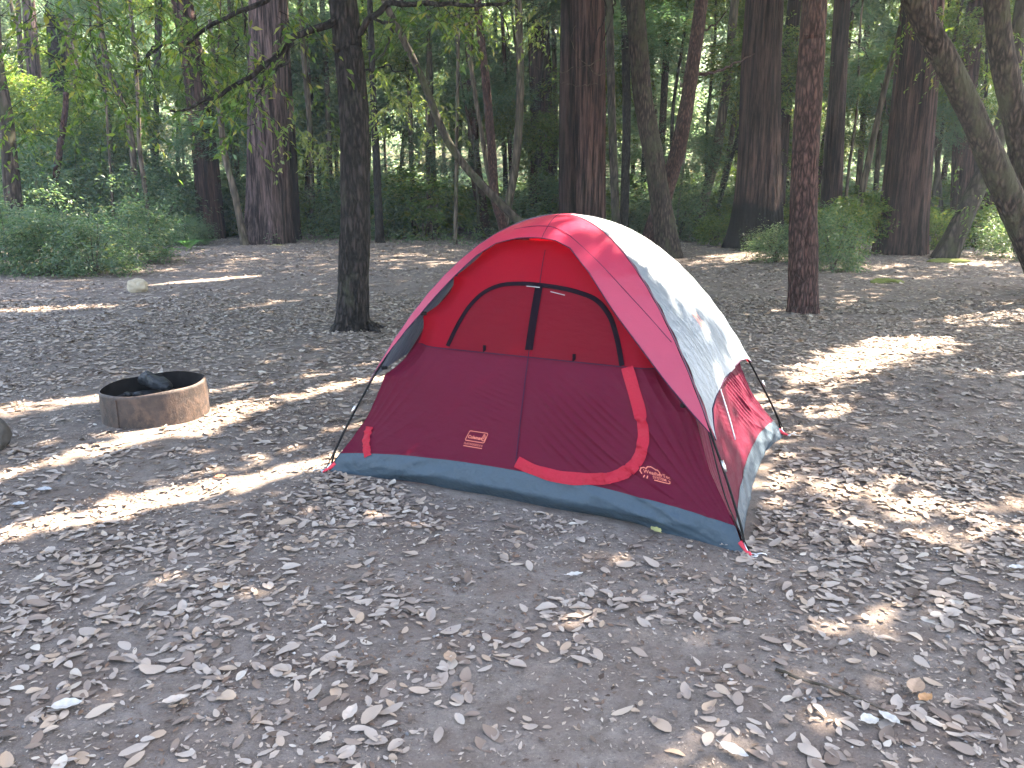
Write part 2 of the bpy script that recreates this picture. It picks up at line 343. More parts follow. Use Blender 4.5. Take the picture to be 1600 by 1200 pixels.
M['cord'] = plain('pale_guy_cord', (.5, .5, .52), .7)
tent = empty('dome_tent', TC); tag(tent, 'red and grey dome tent pitched in the middle of the leaf-strewn clearing', 'tent')
def tface(name, A, B, s0, s1, mat, b=0, inner=False, off=0.0, ns=60, nw=90, w0=0.0, w1=1.0, parent=tent):
    """s0, s1 may be functions of w (the panel's upper and lower edge)"""
    wv = np.linspace(w0, w1, nw)[None, :] if not callable(w0) else None
    t = np.linspace(0, 1, ns)[:, None]
    if wv is None:
        ss = s0 + (s1 - s0) * t; u = np.linspace(0, 1, nw)[None, :]; wv = w0(ss) + (w1(ss) - w0(ss)) * u; S = ss + 0 * wv
    else:
        a = s0(wv) if callable(s0) else s0 + 0 * wv; bb = s1(wv) if callable(s1) else s1 + 0 * wv
        S = a + (bb - a) * t; wv = wv + 0 * S
    P = t_surf(A, B, S, wv, b, inner, off)
    return mk(name, P.reshape(-1, 3), grid_faces(P.shape[0], P.shape[1]), mat, True, parent)
# rain fly
FW = np.array([0, .016, .039, .055, .073, .09, .149, .30, .455, .58, .676, .758, .826, .882, .927, .969, 1])
FS = np.array([.80, .72, .637, .566, .49, .425, .37, .350, .352, .362, .394, .484, .60, .68, .747, .80, .834])
f_edge = lambda wv: np.interp(wv, FW, FS)
SW = np.array([0, .03, .076, .161, .298, .513, .75, .931, 1]); SS = np.array([.845, .825, .804, .792, .784, .783, .79, .808, .825])
s_edge = lambda wv: np.interp(wv, SW, SS)
def wgrid(A, B, e, name, mat, b):
    # columns bunched towards the poles so the narrow strips are well formed
    u = np.linspace(0, 1, 130); wv = (.5 - .5 * np.cos(np.pi * u))[None, :]; t = np.linspace(0, 1, 70)[:, None]
    S = .004 + (e(wv) - .004) * t; W_ = wv + 0 * S
    P = t_surf(A, B, S, W_, b, False, .012)
    n = t_norm(A, B)
    P = P + n * (.006 * fbm(W_ * 7, S * 3, 0, 3, 4) * np.clip(S * 4, 0, 1) + .004 * np.sin(S * 90 + W_ * 9) * np.exp(-np.minimum(W_, 1 - W_) * 30) + .010 * np.sin(W_ * 21 + 4 * np.sin(S * 5)) * S * np.clip(4 * W_ * (1 - W_), 0, 1))[..., None]
    return mk(name, P.reshape(-1, 3), grid_faces(*P.shape[:2]), mat, True, tent)
fly_f = wgrid(TFL, TFR, f_edge, 'rain_fly_panel', M['fly_red'], .06); fly_f['label'] = 'red front panel of the rain fly'
fly_b = wgrid(TBR, TBL, lambda x: f_edge(1 - x), 'rain_fly_panel', M['fly_red'], .06); fly_b['label'] = 'red rear panel of the rain fly'
fly_r = wgrid(TFR, TBR, s_edge, 'rain_fly_panel', M['fly_grey'], .035); fly_r['label'] = 'grey right side panel of the rain fly'
fly_l = wgrid(TBL, TFL, lambda x: s_edge(x), 'rain_fly_panel', M['fly_grey'], .035); fly_l['label'] = 'grey left side panel of the rain fly'
def edge_tube(name, A, B, e, b, r, mat, parent, off=.012, wa=0, wb=1, n=120, inner=False):
    u = np.linspace(0, 1, n); wv = wa + (wb - wa) * (.5 - .5 * np.cos(np.pi * u)); P = t_surf(A, B, e(wv), wv, b, inner, off)
    v, f = tube_vf(P, r, 6); return mk(name, v, f, mat, True, parent)
def sub(o): return o
edge_tube('hem', TFL, TFR, f_edge, .06, .0035, M['piping'], fly_f); edge_tube('hem', TFR, TBR, s_edge, .035, .004, M['piping'], fly_r)
for P_, par in ((fly_f, 0),): pass
def seam_on(A, B, sw, r, mat, parent, b=0.0, inner=False, off=.006, n=60, name='seam'):
    q = resample(sw, n); P = t_surf(A, B, q[:, 0], q[:, 1], b, inner, off); v, f = tube_vf(P, r, 5); return mk(name, v, f, mat, True, parent)
seam_on(TFL, TFR, [(.36, .48), (.2, .49), (.03, .5)], .002, M['piping'], fly_f, .06, off=.013)
seam_on(TFL, TFR, [(.28, .16), (.27, .4), (.3, .62), (.42, .8), (.56, .92), (.66, .99)], .002, M['piping'], fly_f, .06, off=.013)
for c_ in (TFL, TFR, TBR, TBL):
    s_ = np.linspace(.02, .83, 60); P = t_arc(c_, s_); P[:, 2] += .013
    v, f = tube_vf(P, .0035, 6); mk('ridge_seam', v, f, M['fly_seam'] if c_ is not TBR else M['fly_grey'], True, tent)
# inner tent
SB = .72; ST = .95
for (A, B, nm) in ((TFL, TFR, 'front'), (TFR, TBR, 'right side'), (TBR, TBL, 'rear'), (TBL, TFL, 'left side')):
    o = tface('upper_wall', A, B, .30, SB, M['wall_red'] if nm in ('front', 'rear') else M['maroon'], 0, True, ns=40); o['label'] = 'inner upper wall, ' + nm
    if nm == 'front': upf = o
    tubedge = (lambda wv: ST + .021 * np.abs(2 * wv - 1) ** 2.5)
    o = tface('lower_wall', A, B, lambda wv: SB + 0 * wv, tubedge, M['maroon'], 0, True, ns=130, nw=360); o['label'] = 'maroon lower wall, ' + nm
    if nm == 'front': lof = o
    if nm == 'right side': lor = o
    o = tface('floor_tub', A, B, lambda wv: tubedge(wv) - .003, lambda wv: 1.0 + 0 * wv, M['tub'], 0, True, .004, ns=16, nw=160); o['label'] = 'slate blue tub edge, ' + nm
# door and window
def ribbon(name, A, B, sw, width, mat, parent, off=.006, n=80, b=0.0, inner=True, wobble=0.0, label=None):
    q = resample(sw, n); P = t_surf(A, B, q[:, 0], q[:, 1], b, inner, off)
    e = 1e-3; n3 = np.cross(t_surf(A, B, q[:, 0] + e, q[:, 1], b, inner, off) - P, t_surf(A, B, q[:, 0], q[:, 1] + e, b, inner, off) - P)
    n3 /= np.linalg.norm(n3, axis=1)[:, None]; T = np.gradient(P, axis=0); T /= np.linalg.norm(T, axis=1)[:, None]
    if (n3[0] @ t_norm(A, B)) < 0: n3 = -n3
    S_ = np.cross(T, n3); wd = np.broadcast_to(width, (n,))[:, None] / 2
    wd = wd * (1 + wobble * np.sin(np.linspace(0, 19, n))[:, None] + wobble * .6 * np.sin(np.linspace(0, 47, n))[:, None])
    rows = []
    m_ = 5
    for k in range(m_):
        u = -1 + 2 * k / (m_ - 1); rows.append(P + S_ * wd * u + n3 * (.003 * (1 - u * u)) + n3 * (wobble * .02 * np.sin(u * 3 + np.linspace(0, 40, n)))[:, None])
    V = np.stack(rows, 1)
    o = mk(name, V.reshape(-1, 3), grid_faces(n, m_), mat, True, parent)
    if label: o['label'] = label
    return o
ARCH = [(.715, .185), (.65, .187), (.595, .198), (.55, .232), (.522, .30), (.513, .40), (.514, .5), (.52, .6), (.531, .69), (.552, .77), (.595, .812), (.65, .822), (.72, .82)]
aw = resample(ARCH, 80)
def arch_s(wv): return np.interp(wv, aw[:, 1], aw[:, 0])
for (wa, wb, lb) in ((.19, .492, 'left half of the dark red window'), (.508, .815, 'right half of the dark red window')):
    u = np.linspace(wa, wb, 60)[None, :]; t = np.linspace(0, 1, 40)[:, None]
    top = arch_s(u); S = top + (SB - top) * t
    P = t_surf(TFL, TFR, S, u + 0 * S, 0, True, .006)
    o = mk('window', P.reshape(-1, 3), grid_faces(40, 60), M['win_red'], True, tent); o['label'] = lb
ribbon('window_zip', TFL, TFR, ARCH, .03, M['zip'], tent, .011)
ribbon('door_zip', TFL, TFR, [(.515, .497), (.6, .497), (.705, .497)], .05, M['zip'], tent, .012)
seam_on(TFL, TFR, [(.70, .497), (.8, .497), (.938, .497)], .003, M['piping'], tent, 0, True, .008, name='door_zip')
seam_on(TFL, TFR, [(.722, .02), (.722, .5), (.722, .97)], .003, M['piping'], tent, 0, True, .009, name='door_sill_seam')
seam_on(TFL, TFR, [(.36, .48), (.45, .49), (.514, .497)], .0025, M['piping'], tent, 0, True, .006)
ribbon('door_trim', TFL, TFR, [(.722, .836), (.77, .842), (.82, .848), (.862, .842), (.90, .815), (.925, .765), (.938, .70), (.944, .62), (.94, .55), (.932, .50)],
       .068, M['flap'], tent, .012, 110, wobble=.06)
ribbon('corner_patch', TFL, TFR, [(.915, .03), (.94, .05), (.965, .085)], .055, M['flap'], tent, .008, 20, wobble=.1)
for a_ in (.33, .66):
    p = t_surf(TFL, TFR, np.array([.712]), np.array([a_]), 0, True, .01)[0]; v, f = box_vf(p, (.018, .01, .04)); mk('toggle', v, f, M['zip'], False, tent)
for (a_, b_) in ((.435, .505), (.56, .63)):
    ribbon('reflective_tape', TFL, TFR, [(.522 if a_ < .5 else .536, a_), (.524 if a_ < .5 else .545, b_)], .006, M['steel'], tent, .016, 12)
# poles, straps, corner fittings
for c_ in (TFL, TFR, TBR, TBL):
    s_ = np.concatenate([np.linspace(.02, .8, 40), np.linspace(.81, 1, 30)]); P = t_arc(c_, s_); out = (c_ - TC) / np.linalg.norm(c_ - TC)
    P = P - np.array([0, 0, .01]) * (s_ < .8)[:, None]; P = P + out * (.02 * np.clip((s_ - .85) * 7, 0, 1) * np.clip((1 - s_) * 30, 0, 1))[:, None]
    v, f = tube_vf(P, .0065, 8); po = mk('pole', v, f, M['pole'], True, tent)
    k0 = t_arc(c_, np.array([.875, .892])); k0 += out * .02; v, f = tube_vf(k0, .0085, 8); mk('ferrule', v, f, M['steel'], True, po)
    k0 = np.vstack([t_arc(c_, np.array([.985]))[0] + out * .012, c_ + out * .03 + [0, 0, .01]]); v, f = tube_vf(k0, .007, 8); mk('ferrule', v, f, M['steel'], True, po)
    # webbing from fly tip to the corner
    a0 = t_arc(c_, np.array([.83]))[0]; side = np.array([-out[1], out[0], 0])
    for sgn in (-1,):
        P = resample([a0 + side * .012 * sgn, a0 * .5 + c_ * .5 + side * .035 * sgn + out * .03 - [0, 0, .02], c_ + out * .02 + [0, 0, .03]], 20)
        v, f = tube_vf(P, .004, 5); mk('strap', v, f, M['black'], True, tent)
    P = np.array([c_ - out * .04 + [0, 0, .055], c_ + out * .0 + [0, 0, .03], c_ + out * .045 + [0, 0, .008]])
    v, f = tube_vf(resample(P, 8), np.linspace(.02, .007, 8), 6); mk('corner_webbing', v, f, M['redstrap'], True, tent)
    v, f = box_vf(t_arc(c_, np.array([.79]))[0] - out * .04, (.035, .02, .018), .5); mk('clip', v, f, M['black'], False, tent)
    if c_ is TFL:
        for s_ in (.50, .637):
            v, f = box_vf(t_surf(TFL, TFR, np.array([s_]), np.array([.04]), 0, False, .0)[0], (.035, .02, .02), .5); mk('clip', v, f, M['black'], False, tent)
    if c_ is TFR:
        p = t_surf(TFL, TFR, np.array([.79]), np.array([.955]), 0, False, .0)[0]; v, f = box_vf(p, (.035, .02, .02), .5); mk('clip', v, f, M['black'], False, tent)
# guy cord hanging on the right side wall
P = np.array([t_surf(TFR, TBR, np.array([s]), np.array([wv]), 0, True, o_)[0] for s, wv, o_ in ((.76, .35, .06), (.80, .33, .05), (.86, .345, .03), (.90, .34, .02))])
v, f = tube_vf(resample(P, 24), .004, 5); mk('guy_cord', v, f, M['cord'], True, tent)
# printed writing, mapped on the cloth
def text_verts(s, size=1.0, shear=0.0, bold=0.0):
    cu = bpy.data.curves.new('t', 'FONT'); cu.body = s; cu.size = size; cu.shear = shear; cu.offset = bold; cu.resolution_u = 3
    ob = bpy.data.objects.new('t', cu); sc.collection.objects.link(ob)
    dg = bpy.context.evaluated_depsgraph_get(); me = bpy.data.meshes.new_from_object(ob.evaluated_get(dg))
    V = np.array([v.co[:2] for v in me.vertices]); F = [tuple(p.vertices) for p in me.polygons]
    bpy.data.objects.remove(ob); bpy.data.curves.remove(cu); bpy.data.meshes.remove(me); return V, F
def place2d(name, V, F, A, B, s0, w0, width, mat, parent, inner=True, b=0.0, off=.008, rot=0.0, xc=None, wv_=None):
    """2-D verts (x right, y up) centred at surface point (s0,w0), scaled so x-extent = width metres"""
    V = np.asarray(V, float); sc_ = width / (xc or (V[:, 0].max() - V[:, 0].min())); V = V * sc_
    ca, sa = math.cos(rot), math.sin(rot); V = np.stack([V[:, 0] * ca - V[:, 1] * sa, V[:, 0] * sa + V[:, 1] * ca], 1)
    e = 1e-3; q = lambda s, wv: t_surf(A, B, np.array([s]), np.array([wv]), b, inner)[0]
    ds = np.linalg.norm(q(s0 + e, w0) - q(s0, w0)) / e; dw = np.linalg.norm(q(s0, w0 + e) - q(s0, w0)) / e
    P = t_surf(A, B, s0 - V[:, 1] / ds, w0 + V[:, 0] / dw, b, inner, off)
    me = bpy.data.meshes.new(name); me.from_pydata([tuple(p) for p in P], [], F); me.materials.append(mat)
    o = bpy.data.objects.new(name, me); sc.collection.objects.link(o); o.parent = parent; o.matrix_parent_inverse = Matrix.Translation(-tent.location)
    if abs(parent.matrix_parent_inverse.translation.length) > 1e-6 and parent is not tent: o.matrix_parent_inverse = Matrix.Translation(-tent.location)
    return o
def stroke2d(pts, wd, closed=False):
    P = np.asarray(pts, float)
    if closed: P = np.vstack([P, P[:1]])
    V, F = [], []
    for a, b_ in zip(P[:-1], P[1:]):
        d = b_ - a; L = np.linalg.norm(d) + 1e-9; d /= L; n_ = np.array([-d[1], d[0]]) * wd / 2; k = len(V); e = d * wd * .4
        V += [a - e + n_, a - e - n_, b_ + e - n_, b_ + e + n_]; F.append((k, k + 1, k + 2, k + 3))
    return V, F
def art(items):
    V, F = [], []
    for v, f in items:
        k = len(V); V += [np.asarray(p) for p in v]; F += [tuple(i + k for i in t) for t in f]
    return np.array(V), F
def fit(vf, x0, x1, y0):
    V, F = vf; V = np.array(V); s = (x1 - x0) / (V[:, 0].max() - V[:, 0].min()); V = (V - [V[:, 0].min(), 0]) * s + [x0, y0]; return V, F
def logo():
    it = [stroke2d([(-.47, -.16), (-.37, .17), (-.33, .2), (.46, .2), (.5, .16), (.42, -.16), (.37, -.2), (-.45, -.2)], .028, True),
          fit(text_verts("Coleman", 1, .15, .03), -.38, .27, -.1)]
    lan = [(.30, -.12), (.28, -.04), (.30, .05), (.35, .1), (.41, .05), (.42, -.04), (.39, -.12)]
    it += [stroke2d(lan, .025, True), stroke2d([(.3, .1), (.35, .15), (.41, .1)], .02), stroke2d([(.35, -.05), (.355, .04)], .03)]
    return it
V, F = art(logo() + [fit(text_verts("FLATWOODS II 4", 1, 0, .01), -.48, .36, -.36), stroke2d([(-.48, -.42), (.36, -.42)], .028)])
V[:, 1] += .1
place2d('printed_logo', V, F, TFL, TFR, .905, .375, .145, M['print'], tent, xc=1.0)
cl = [(-.45, -.08), (-.5, 0), (-.47, .1), (-.38, .14), (-.3, .12), (-.24, .2), (-.12, .23), (-.02, .19), (.02, .16), (.1, .17), (.15, .1), (.16, .04)]
V, F = art([stroke2d(cl, .035), fit(text_verts("WeatherTec", 1, 0, .015), -.4, .5, -.04), fit(text_verts("SYSTEM", 1, 0, .01), -.1, .34, -.17),
            stroke2d([(-.36, -.13), (-.4, -.2)], .035), stroke2d([(-.26, -.13), (-.28, -.2)], .035), stroke2d([(-.05, -.22), (.4, -.22), (.45, -.2), (.46, -.14), (.42, -.12)], .028)])
place2d('printed_badge', V, F, TFL, TFR, .915, .855, .16, M['print'], tent, xc=1.0, rot=-.12)
V, F = art(logo())
place2d('printed_logo', V, F, TFR, TBR, .655, .40, .20, M['print2'], tent, inner=False, b=.035, off=.016, rot=-1.15, xc=1.0)
# stakes
def stake(p, d, label, g='tent stakes'):
    t = empty('tent_stake', p); tag(t, label, 'tent stake', g); p = np.array(p, float); d = np.array(d, float) / np.linalg.norm(d)
    v, f = tube_vf(np.array([p + [0, 0, -.12], p + [0, 0, .012] + d * .01]), .0035, 8); a = mk('shaft', v, f, M['steel'], True, t)
    hook = resample([p + [0, 0, .01], p + d * .03 + [0, 0, .02], p + d * .06 + [0, 0, .012], p + d * .065 + [0, 0, -.002]], 14); v, f = tube_vf(hook, .0035, 8); mk('hook', v, f, M['steel'], True, t)
    th = np.linspace(0, 2 * np.pi, 22); rg = p + np.stack([.017 * np.cos(th), .017 * np.sin(th), .012 + 0 * th], 1); v, f = tube_vf(rg, .0028, 6); mk('ring', v, f, M['steel'], True, t)
def tz(p): return np.array([p[0], p[1], float(terr(p[0], p[1]))])
stake(tz(TFR + [.03, -.03, 0]), (1, .1, 0), 'steel hook stake pinning the near right corner of the tent')
stake(tz(TFL + [-.04, -.0, 0]), (-1, -.2, 0), 'steel hook stake at the far left tip of the tent front')
stake(tz(TBR + [.05, .01, 0]), (1, .2, 0), 'steel hook stake at the sunlit right rear corner of the tent')
# ---------------------------------------------------------------- fire ring
RC = gnd(245, 649); RR = .395
def ring_mat():
    m, n, out = nodes('rusty_scorched_steel'); v = coord(n, (3, 3, 3))
    a = noise_tex(n, 1.5, 6, .65, v); b = noise_tex(n, 5, 7, .72, coord(n, (3, 3, 2.2)))
    c = ramp(n, a, [(.3, (.016, .013, .012)), (.5, (.04, .029, .025)), (.75, (.075, .055, .047))])
    c = mixc(n, ramp(n, b, [(.45, (0, 0, 0)), (.62, (1, 1, 1))]), c, (.085, .055, .042)); st_ = noise_tex(n, 4, 5, .7, coord(n, (2.5, 2.5, 1))); c = mixc(n, ramp(n, st_, [(.5, (0, 0, 0)), (.7, (.35, .35, .35))]), c, (.035, .028, .026)); princ(n, out, c, .62, .35, bump(n, b, .5, .02), .15); return m
M['ring'] = ring_mat(); M['soot'] = plain('soot_black_steel', (.010, .009, .009), .9, 0, .08, .4, .3, 12)
M['ash'] = plain('grey_ash', (.035, .036, .04), .95, 0, .1, .6, 1.0, 18); M['char'] = plain('charred_wood', (.010, .011, .013), .6, 0, .3, .5, .6, 14)
fr = empty('fire_ring', (RC[0], RC[1], 0)); tag(fr, 'round rusty steel campfire ring left of the tent, half in shade', 'fire ring')
th = np.linspace(0, 2 * np.pi, 96, endpoint=False); dip = lambda a: .265 + .022 * np.cos(a - .3) + .004 * np.sin(5 * a)
def cyl(rads, zs):
    return np.stack([np.stack([RC[0] + r * np.cos(th), RC[1] + r * np.sin(th), z + 0 * th], 1) for r, z in zip(rads, zs)], 0)
hs = np.linspace(0, 1, 14); Rg = []
for h_ in hs: Rg.append(np.stack([RC[0] + (RR + .004 * np.sin(3 * th + 1) + .008 * (1 - h_) + .006 * fbm(np.cos(th) * 3, np.sin(th) * 3, h_ * 2, 3, 2)) * np.cos(th), RC[1] + (RR + .004 * np.sin(3 * th + 1)) * np.sin(th), -.02 + (dip(th) + .02) * h_], 1))
Rg.append(np.stack([RC[0] + (RR - .012) * np.cos(th), RC[1] + (RR - .012) * np.sin(th), dip(th) + .004], 1))
V = np.stack(Rg, 0); mk('outer_wall', V.reshape(-1, 3), grid_faces(len(Rg), 96, True), M['ring'], True, fr)
V = np.stack([np.stack([RC[0] + (RR - .012) * np.cos(th), RC[1] + (RR - .012) * np.sin(th), z_ * (dip(th) + .003)], 1) for z_ in (1, .8, .6, .5, .4, .2)], 0)
mk('inner_wall', V.reshape(-1, 3), grid_faces(6, 96, True), M['soot'], True, fr)
rr_ = np.linspace(0, RR - .012, 16)[:, None]; A_ = th[None, :]; Xa = RC[0] + rr_ * np.cos(A_); Ya = RC[1] + rr_ * np.sin(A_); Za = .13 + .02 * fbm(Xa * 12, Ya * 12, 0, 4) + 0 * Xa
mk('ash_bed', np.stack([Xa, Ya, Za], -1).reshape(-1, 3), grid_faces(16, 96, True), M['ash'], True, fr)
def lump(name, c, s, mat, seed, rough=.25, parent=None, rz=0, lvl=4, box=0.0):
    import bmesh
    bm = bmesh.new(); bmesh.ops.create_icosphere(bm, subdivisions=lvl, radius=1); V = np.array([v.co[:] for v in bm.verts]); F = np.array([[v.index for v in f.verts] for f in bm.faces]); bm.free()
    if box: q = np.max(np.abs(V), axis=1)[:, None]; V = V * (1 - box) + V / q * box * .85
    d = 1 + rough * fbm(V[:, 0] * 1.3 + seed, V[:, 1] * 1.3, V[:, 2] * 1.3, 4, seed); V = V * d[:, None] * s
    ca, sa = math.cos(rz), math.sin(rz); V = np.stack([V[:, 0] * ca - V[:, 1] * sa, V[:, 0] * sa + V[:, 1] * ca, V[:, 2]], 1) + np.asarray(c)
    return mk(name, V, F, mat, True, parent)
sx_ = math.cos(-1.9); sy_ = math.sin(-1.9); v, f = box_vf((RC[0] + (RR + .008) * sx_, RC[1] + (RR + .008) * sy_, .12), (.045, .008, .22), -1.9 + math.pi / 2); mk('weld_strap', v, f, M['ring'], False, fr)
for k in range(7):
    a = k * 2.1 + .5; lump('charcoal', (RC[0] + .2 * math.cos(a) * (1 + .5 * (k % 2)), RC[1] + .17 * math.sin(a), .155), (.045, .03, .022), M['char'], 40 + k, .4, fr, a, 2, .5)
# charred log propped on the back rim
P0 = atY(np.array([227]), np.array([590]), RC[1] + .34)[0]; P1 = atY(np.array([264]), np.array([606]), RC[1] + .16)[0]
lg = np.array([P0 + (P1 - P0) * t for t in np.linspace(0, 1, 30)])
v, f = tube_vf(lg, np.interp(np.linspace(0, 1, 30), [0, .04, .5, .9, 1], [.045, .07, .066, .05, .02]), 18, lambda t, a, P: 1 + .35 * fbm(np.cos(a) * 1.3, np.sin(a) * 1.3, t * 3, 3, 8) + .22 * np.sign(np.cos(a * 2)) * np.abs(np.cos(a * 2)) ** .6 * .6 + .16 * fbm(np.cos(a) * 2, np.sin(a) * 2, t * 6, 3, 3))
lo_ = mk('charred_log', v, f, M['char'], False); tag(lo_, 'blackened split log propped over the back rim of the fire ring', 'log')
# ---------------------------------------------------------------- rocks
M['rock1'] = plain('pale_tan_rock', (.33, .28, .21), .9, 0, .2, .25, .5, 9); M['rock2'] = plain('grey_lichen_rock', (.07, .064, .058), .9, 0, .2, .55, 1.0, 11)
p = gnd(211, 458); o = lump('rock', (p[0], p[1] + .12, .1), (.155, .12, .125), M['rock1'], 3, .6, None, .3, 4, .15); tag(o, 'small pale tan rock alone on the leaves far behind the fire ring', 'rock')
p = gnd(-8, 712); o = lump('boulder', (p[0] - .16, p[1] + .1, .09), (.19, .16, .17), M['rock2'], 9, .3, None, .2, 4, .3); tag(o, 'grey boulder cut by the left edge of the photo near the fire ring', 'boulder')
# ---------------------------------------------------------------- foliage builders
def unit(v): return v / (np.linalg.norm(v, axis=-1, keepdims=True) + 1e-9)
def leaves_vf(P, D, N, L, W, fold=.18):
    D = unit(D); S = unit(np.cross(D, N)); N = np.cross(S, D); L = np.broadcast_to(L, (len(P),))[:, None]; W = np.broadcast_to(W, (len(P),))[:, None]
    mid = P + D * L * .45 + N * L * .0
    V = np.stack([P, mid + S * W * .5 + N * W * fold, P + D * L - N * L * .12, mid - S * W * .5 + N * W * fold], 1).reshape(-1, 3)
    return V, np.arange(len(P) * 4).reshape(-1, 4)
def sprays_vf(O, D, ln, n, leaf, wid, rg, droop=.35, flat=0.0, jit=.06):
    """n leaves along each of len(O) twigs"""
    k = len(O); t = (np.arange(n)[None, :] + rg.random((k, n))) / n; D = unit(D); ln = np.broadcast_to(ln, (k,))[:, None, None]
    P = O[:, None] + D[:, None] * ln * t[..., None]; P[..., 2] -= (droop * ln[..., 0] * t ** 2)
    P += rg.normal(0, 1, P.shape) * jit * ln
    side = unit(np.cross(D, [0, 0, 1.0]) + 1e-4)[:, None]; sg = np.where(rg.random((k, n)) < .5, -1, 1)[..., None]
    d = D[:, None] * .8 + side * sg * .9 + rg.normal(0, .45 * (1 - flat), (k, n, 3)); d[..., 2] -= droop * .9
    N = np.array([0, 0, 1.0]) + rg.normal(0, .55 * (1 - flat * .7), (k, n, 3))
    sc_ = rg.uniform(.65, 1.25, (k, n))
    return leaves_vf(P.reshape(-1, 3), d.reshape(-1, 3), N.reshape(-1, 3), (leaf * sc_).ravel(), (wid * sc_).ravel())
def crown_mesh(name, rad, ntw, n, leaf, wid, mat, seed, droop=.35, flat=0, shell=.45, twl=.9, jit=.07, twig=True):
    rg = np.random.default_rng(seed); k = 0; O = []
    u = unit(rg.normal(size=(ntw * 3, 3))); r = rg.uniform(shell, 1, ntw * 3) ** .6; Q = u * r[:, None]
    keep = vnoise(Q[:, 0] * 2.3 + seed, Q[:, 1] * 2.3, Q[:, 2] * 2.6, seed) > -.12      # gaps between clumps
    Q = Q[keep][:ntw]; O = Q * rad
    D = unit(Q * [1, 1, .35] + rg.normal(0, .25, Q.shape)); L = twl * rg.uniform(.6, 1.3, len(O))
    V, F = sprays_vf(O - D * .3 * twl, D, L, n, leaf, wid, rg, droop, flat, jit)
    parts = [(V, F)]
    me = mk(name, V, F, mat, True, mesh_only=True)
    return me
CR = {}
CR['bay'] = [crown_mesh('bay_crown', (1.9, 1.9, 1.5), 330, 26, .15, .055, M['leaf_bay'], 10 + i, .45) for i in range(4)]
CR['rw'] = [crown_mesh('redwood_spray_crown', (1.9, 1.9, 1.2), 300, 30, .13, .04, M['leaf_teal'], 20 + i, .25, .8, .3) for i in range(3)]
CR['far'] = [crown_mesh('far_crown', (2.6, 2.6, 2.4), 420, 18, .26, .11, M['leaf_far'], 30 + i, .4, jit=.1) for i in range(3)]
CR['bush'] = [crown_mesh('bush_foliage', (1.0, 1.0, .85), 380, 22, .08, .033, M['leaf_bush'], 40 + i, .2, .3, .25, .62, .12) for i in range(4)]
CR['bushbay'] = [crown_mesh('bush_foliage', (1.0, 1.0, .9), 320, 18, .11, .05, M['leaf_bay'], 50 + i, .3, 0, .4, .42) for i in range(2)]
# ---------------------------------------------------------------- trees: (kind, label, picture column/row of the stem, widths, depth)
def bark_fun(kind, seed, amp):
    if kind.startswith('redwood'):
        def f(t, a, P):
            z = P[:, 2][:, None] if P.ndim == 2 else t * 10
            return 1 + amp * (.55 * np.abs(np.sin(a * 5.5 + .25 * np.sin(z * .35 + seed) + seed)) + .35 * np.abs(np.sin(a * 13 + .5 * np.sin(z * .5))) - .3) + amp * .5 * fbm(np.cos(a) * 3 + seed, np.sin(a) * 3, z * .25, 3, seed)
        return f
    def f(t, a, P):
        z = P[:, 2][:, None]
        return 1 + amp * fbm(np.cos(a) * 3.5 + seed, np.sin(a) * 3.5, z * 2.2, 4, seed) + amp * 1.1 * np.abs(vnoise(np.cos(a) * 9, np.sin(a) * 9, z * 6 + seed, seed)) + amp * .9 * vnoise(np.cos(a) * 1.2, np.sin(a) * 1.2, z * 1.1, seed)
    return f
def stem(P, r0, r1, kind, seed, sides=18, n=60, amp=.05, flare=.35, mat=None, parent=None, name='trunk', flz=.5, roots=5):
    Q = resample(P, n); t = np.linspace(0, 1, n); L = np.linalg.norm(np.diff(Q, axis=0), axis=1).sum()
    h = Q[:, 2] - Q[0, 2]; rad = (r0 + (r1 - r0) * t); bf = bark_fun(kind, seed, amp)
    def f(tt, a, PP):
        hh = np.clip(h, 0, None)[:, None]; fl = flare * np.exp(-hh / flz)
        return bf(tt, a, PP) * (1 + fl * (1 + .55 * np.cos(a * roots + seed)))
    v, fc = tube_vf(Q, rad, sides, f); return mk(name, v, fc, mat or M[kind], True, parent), Q
def branches_mesh(name, Q, r, cnt, t0, t1, L, seed, mat, parent, up=.25, leafless=False):
    rg = np.random.default_rng(seed); parts = []; tips = []
    for i in range(cnt):
        k = rg.uniform(t0, t1) * (len(Q) - 1); p = Q[int(k)]; a = rg.uniform(0, 2 * np.pi); l = L * rg.uniform(.5, 1.2)
        d = np.array([math.cos(a), math.sin(a), up + rg.normal(0, .2)]); pts = [p]
        for j in range(4): pts.append(pts[-1] + d * l / 4 + rg.normal(0, .06 * l, 3)); d[2] -= .12
        v, f = tube_vf(resample(pts, 10), np.linspace(r, r * .2, 10), 5); parts.append((v, f)); tips.append(np.array(pts))
    V, F = merge(parts); mk(name, V, F, mat, True, parent); return tips
